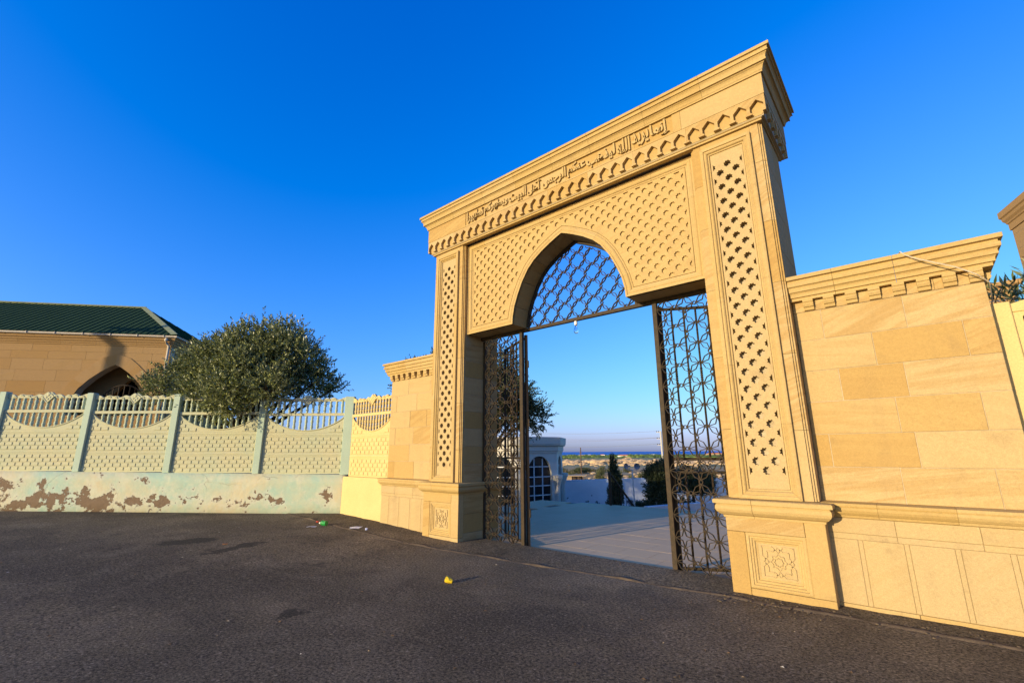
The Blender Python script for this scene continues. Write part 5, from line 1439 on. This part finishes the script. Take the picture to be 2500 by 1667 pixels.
    part('eaves_stone', W(MB().loft([A, B])), BR, s)
    # gutter
    g0, g1 = .06, fy - .24
    gp = [(.0, 6.45), (.0, 6.53), (-.09, 6.53), (-.10, 6.47), (-.06, 6.44)]
    part('gutter', W(MB().loft([[(g0 + z * 0, g1 + y + .05, zz) for y, zz in gp for z in (0,)], [(Lf, g1 + y + .05, zz) for y, zz in gp]])), M['gutter'], s)
    part('gutter', W(MB().loft([[(g0 + y + .05, g1 - .05, zz) for y, zz in gp], [(g0 + y + .05, Dp + .2, zz) for y, zz in gp]])), M['gutter'], s)
    u = .5
    while u < 9: part('gutter_bracket', W(MB().box(u, u + .03, g1 - .07, g1 - .052, 6.44, 6.535)), M['gutter'], s); u += 1.0
    part('downpipe', W(MB().tube([(.42, g1, 6.42), (.42, g1, 6.32), (.42, fy - .16, 6.22), (.36, fy - .10, 6.10), (.36, fy - .08, 5.9), (.36, fy - .08, 0)], .05, 8)), M['gutter'], s, True)
    part('pipe_elbow', W(MB().sphere((.42, g1 + .01, 6.34), .075, 8, 6)), M['gutter'], s, True)
    # hip roof in ribbed sheet
    a, h = 3.3, 2.1; e0 = .0; z0 = 6.54
    def slope(p0, p1, q0, q1, n):
        # ribbed slope from eave p0-p1 to ridge q0-q1
        mb = MB(); rows = []
        nrm = (Vector(p1) - Vector(p0)).cross(Vector(q0) - Vector(p0)).normalized()
        if nrm.z < 0: nrm = -nrm
        return nrm
    # front slope: ribs run straight up from the eave; trimmed by the hip
    mb = MB(); u = e0; ribs = MB()
    front = [(e0, -.08, z0), (Lf, -.08, z0), (Lf, a, z0 + h), (e0 + a, a, z0 + h)]
    part('roof_slope', W(MB().add(front, [(0, 1, 2, 3)])), M['roof'], s)
    part('roof_slope', W(MB().add([(e0, -.08, z0), (e0 + a, a, z0 + h), (e0, 2 * a, z0)], [(0, 1, 2)])), M['roof'], s)
    part('roof_slope', W(MB().add([(e0, 2 * a, z0), (e0 + a, a, z0 + h), (Lf, a, z0 + h), (Lf, 2 * a, z0)], [(0, 1, 2, 3)])), M['roof'], s)
    part('soffit', W(MB().add([(e0, -.08, z0 - .012), (Lf, -.08, z0 - .012), (Lf, 2 * a, z0 - .012), (e0, 2 * a, z0 - .012)], [(0, 1, 2, 3)])), M['gutter'], s)
    u = e0 + .15
    while u < Lf:
        t = min((u - e0) / a, 1.0)
        p, q = (u, -.08, z0 + .012), (u, -.08 + (a + .08) * t, z0 + h * t + .012)
        ribs.tube([p, q], .013, 4); u += .26
    v = .12
    while v < 2 * a:
        t = min(v, 2 * a - v) / a
        ribs.tube([(e0, v, z0 + .012), (e0 + a * t, v, z0 + h * t + .012)], .013, 4); v += .26
    part('roof_rib', W(ribs), M['roof'], s, kind='stuff')
    hp = Vector((e0, -.08, z0)); hq = Vector((e0 + a, a, z0 + h)); w1 = Vector((.24, 0, .005)); w2 = Vector((0, .24, .005)); up = Vector((0, 0, .055))
    nseg = 4
    for k in range(nseg):
        A_, B_ = hp.lerp(hq, k / nseg), hp.lerp(hq, (k + 1) / nseg - .004)
        part('hip_cap', W(MB().add([tuple(A_ + w1 + up * .4), tuple(A_ + up), tuple(A_ + w2 + up * .4), tuple(B_ + w1 + up * .4), tuple(B_ + up), tuple(B_ + w2 + up * .4)], [(0, 1, 4, 3), (1, 2, 5, 4)])), M['roof_cap'], s)
    part('ridge_cap', W(MB().tube([(e0 + a, a, z0 + h + .02), (Lf, a, z0 + h + .02)], .06, 5)), M['roof_cap'], s)
build_hall()

s = root('street_pole', 'tall wooden street pole just outside the picture whose shadow falls on the green-roofed building', 'utility pole', (-27.55, -8.6, 0.3))
part('pole', MB().tube([(-27.55, -8.6, -.2), (-27.55, -8.6, 9.6)], [.20, .13], 10), M['wood'], s)
part('cross_arm', MB().box(-28.2, -26.9, -8.68, -8.52, 8.7, 8.85), M['wood'], s)

# ------------------------------------------------------------------ buildings at the right edge
def build_tower():
    # facade runs from the far corner towards the camera
    c0 = Vector((2.71, 17.62)); d = Vector((.29, -.957)).normalized(); n = Vector((-d.y, d.x))   # n points away to the right
    if n.x < 0: n = -n
    s = root('stone_tower', 'tall brownish sandstone building with a moulded cornice at the far right edge', 'building', (c0.x, c0.y, 0))
    P = lambda u, v, z: (c0.x + d.x * u + n.x * v, c0.y + d.y * u + n.y * v, z)
    def W(mb): mb.v = [P(x, y, z) for x, y, z in mb.v]; return mb
    part('core', W(MB().box(.15, 6.5, .146, 4.0, -.3, 7.6)), M['mortar'], s)
    z = -.3; rr = random.Random(9); k = 0
    while z < 7.4:
        zt = min(z + .42, 7.42); u = .14
        while u < 6.4:
            b = min(u + rr.uniform(.7, 1.2), 6.5)
            if z > 3: part('stone_block', W(MB().cbox(u + .004, b - .004, .14, .20, z + .004, zt - .004, .003)), M['brown_stone'], s)
            u = b
        z = zt; k += 1
    part('lower_wall', W(MB().box(.14, 6.5, .142, .24, -.3, 3.0)), M['brown_stone'], s)
    part('end_wall', W(MB().box(.14, .149, .201, 4.0, -.3, 7.42)), M['brown_stone'], s)
    prof = [(0, 7.42), (.03, 7.42), (.03, 7.60), (.055, 7.62), (.06, 7.66), (.10, 7.72), (.11, 7.80), (.14, 7.83), (.14, 8.0), (0, 8.02)]
    cuts = [.14, 1.5, 2.7, 4.0, 5.2, 6.5]
    for i, (a, b) in enumerate(zip(cuts[:-1], cuts[1:])):
        A = [(a - (o if i == 0 else -.002), .14 - o, z) for o, z in prof]; B = [(b - .002, .14 - o, z) for o, z in prof]
        part('cornice_stone', W(MB().loft([A, B])), M['brown_stone'], s)
    A = [(.14 - o, .14 - o, z) for o, z in prof]; B = [(.14 - o, 4 + o, z) for o, z in prof]
    part('cornice_stone', W(MB().loft([A, B])), M['brown_stone'], s)
build_tower()
def build_far_wing():
    UP = .27
    s = root('stone_outbuilding', 'low sandstone wall with a plain cornice behind the oleander at the right edge', 'wall', (1.8, 14.0, 0))
    part('core', MB().box(.55, 2.06, 14.01, 14.6, -.3, 4.75), M['mortar'], s)
    z = 2.6; k = 0
    while z < 4.7:
        zt = min(z + .36, 4.76); u = .5; i = 0
        while u < 2.05:
            b = min(u + (.55 if (i or k % 2) else .3), 2.07)
            part('stone_block', MB().cbox(u + .003, b - .003, 14.0, 14.1, z + .003, zt - .003, .003), M['brown_stone'], s); u = b; i += 1
        z = zt; k += 1
    prof = [(0, 4.76), (.05, 4.76), (.05, 4.9), (.09, 4.92), (.09, 5.0), (.16, 5.05), (.16, 5.13), (0, 5.15)]
    part('cornice_stone', run_x(prof, .5, 1.25, 14.0), M['brown_stone'], s); part('cornice_stone', run_x(prof, 1.253, 2.07, 14.0, 0, 1), M['brown_stone'], s)
build_far_wing()

# ------------------------------------------------------------------ litter on the asphalt
def build_litter():
    x, y = -4.95, 4.43; g = gz(x)
    s = root('snack_cup', 'crushed yellow snack cup with a torn silver lining lying on the asphalt', 'litter', (x, y, g))
    ax = Vector((.84, .42, -.30)).normalized(); u = Vector((-.45, .89, 0)).normalized(); v = ax.cross(u)
    rr = random.Random(3); cen = Vector((x, y, g + .044)); rings = []
    for t, r_ in ((0, .043), (.03, .041), (.06, .034), (.098, .021)):
        rings.append([tuple(cen + ax * t + (u * math.cos(2 * PI * k / 9) + v * math.sin(2 * PI * k / 9)) * r_ * rr.uniform(.86, 1.12)) for k in range(9)])
    o = part('cup', MB().loft(rings, caps=False).add(rings[-1], [tuple(range(9))]), M['litter_yellow'], s)
    part('lining', MB().loft([[tuple(Vector(p).lerp(cen + ax * .03, .12)) for p in rings[0]], [tuple(Vector(p).lerp(cen + ax * .05, .35)) for p in rings[2]]], caps=False), M['litter_silver'], s)
    x, y = -10.1, 5.45; g = gz(x)
    s = root('green_bottle', 'small crumpled green plastic bottle by the concrete edge', 'litter', (x, y, g))
    part('body', MB().tube([(x - .09, y - .02, g + .05), (x - .05, y, g + .055), (x, y + .01, g + .045), (x + .06, y + .03, g + .05)], [.03, .055, .048, .052], 9), M['litter_green'], s)
    part('cap', MB().tube([(x - .125, y - .03, g + .05), (x - .091, y - .02, g + .05)], .02, 8), M['litter_white'], s)
    def scrap(nm, lab, x, y, m, sx, sy, seed):
        rr = random.Random(seed); g = gz(x); mb = MB(); n = 9
        pts = [(x + sx * math.cos(2 * PI * k / n) * rr.uniform(.5, 1.1), y + sy * math.sin(2 * PI * k / n) * rr.uniform(.5, 1.1), g + .006 + rr.uniform(0, .03)) for k in range(n)]
        c = (x, y, g + .028)
        mb.add(pts + [c] + [(p[0], p[1], p[2] - .003) for p in pts] + [(x, y, c[2] - .003)], [(k, (k + 1) % n, n) for k in range(n)] + [(n + 1 + (k + 1) % n, n + 1 + k, 2 * n + 1) for k in range(n)] + [(k, n + 1 + k, n + 1 + (k + 1) % n, (k + 1) % n) for k in range(n)])
        thing(nm, mb, m, lab, 'litter')
    scrap('red_wrapper', 'scrunched red wrapper on the asphalt left of the green bottle', -10.55, 5.55, M['litter_red'], .06, .06, 1)
    scrap('white_paper', 'large torn white paper on the concrete edge, left of the sandstone plinth', -9.35, 5.78, M['litter_white'], .10, .22, 2)
    scrap('paper_scrap', 'small strip of white paper in front of the green bottle', -10.05, 5.15, M['litter_white'], .04, .12, 3)
    scrap('orange_peel', 'bit of orange peel lying on the dark oil stain', -9.45, 3.30, M['litter_orange'], .035, .05, 4)
    thing('bottle_cap', MB().lathe([(.002, 0), (.03, 0), (.03, .04), (.025, .046), (.002, .046)], 10, (-9.02, 5.83, gz(-9.02))), M['litter_cap'], 'small bluish bottle cap beside the torn white paper', 'litter')
    thing('small_stone', MB().sphere((-12.2, 7.0, gz(-12) + .03), (.06, .05, .04), 7, 4), M['litter_white'], 'small pale stone at the foot of the corner between mint and yellow walls', 'stone')
build_litter()
# loose pebbles and chips along the foot of the walls
mb = MB(); rr = random.Random(17)
for i in range(700):
    x = rr.uniform(-11.2, 1.6); lo = 5.75 if x < -6 else 5.95
    hi = 6.48 if (x > -.9 or (-9.5 < x < -7.8)) else (6.50 if x < -9.5 else (6.29 if (x < -6.7 or x > -2) else 6.9))
    y = hi - abs(rr.gauss(0, .22)); 
    if y < lo - .3: continue
    r_ = rr.uniform(.004, .014); mb.sphere((x, y, gz(x) + .012), (r_ * rr.uniform(.8, 1.6), r_, r_ * .7), 5, 3)
struct('pebbles', mb, M['concrete'], kind='stuff')
mb = MB(); rr = random.Random(23)
for i in range(260):
    x, y = rr.uniform(-13, 1.5), rr.uniform(.6, 6.0); a_ = rr.uniform(0, 6.3); r_ = rr.uniform(.006, .02); g_z = gz(x)
    c, q = math.cos(a_) * r_, math.sin(a_) * r_
    mb.add([(x - c, y - q, g_z + .003), (x + q * .5, y - c * .5, g_z + .010), (x + c, y + q, g_z + .005), (x - q * .5, y + c * .5, g_z + .012)], [(0, 1, 2, 3)])
t = NT('dry_leaf'); struct('dry_leaf_bits', mb, t.fin(t.ramp(t.island(), [(0.0, (0.30, 0.17, 0.07)), (0.5, (0.20, 0.12, 0.06)), (0.8, (0.45, 0.34, 0.2)), (1.0, (0.62, 0.58, 0.5))]), 0.9, 0.1), kind='stuff')
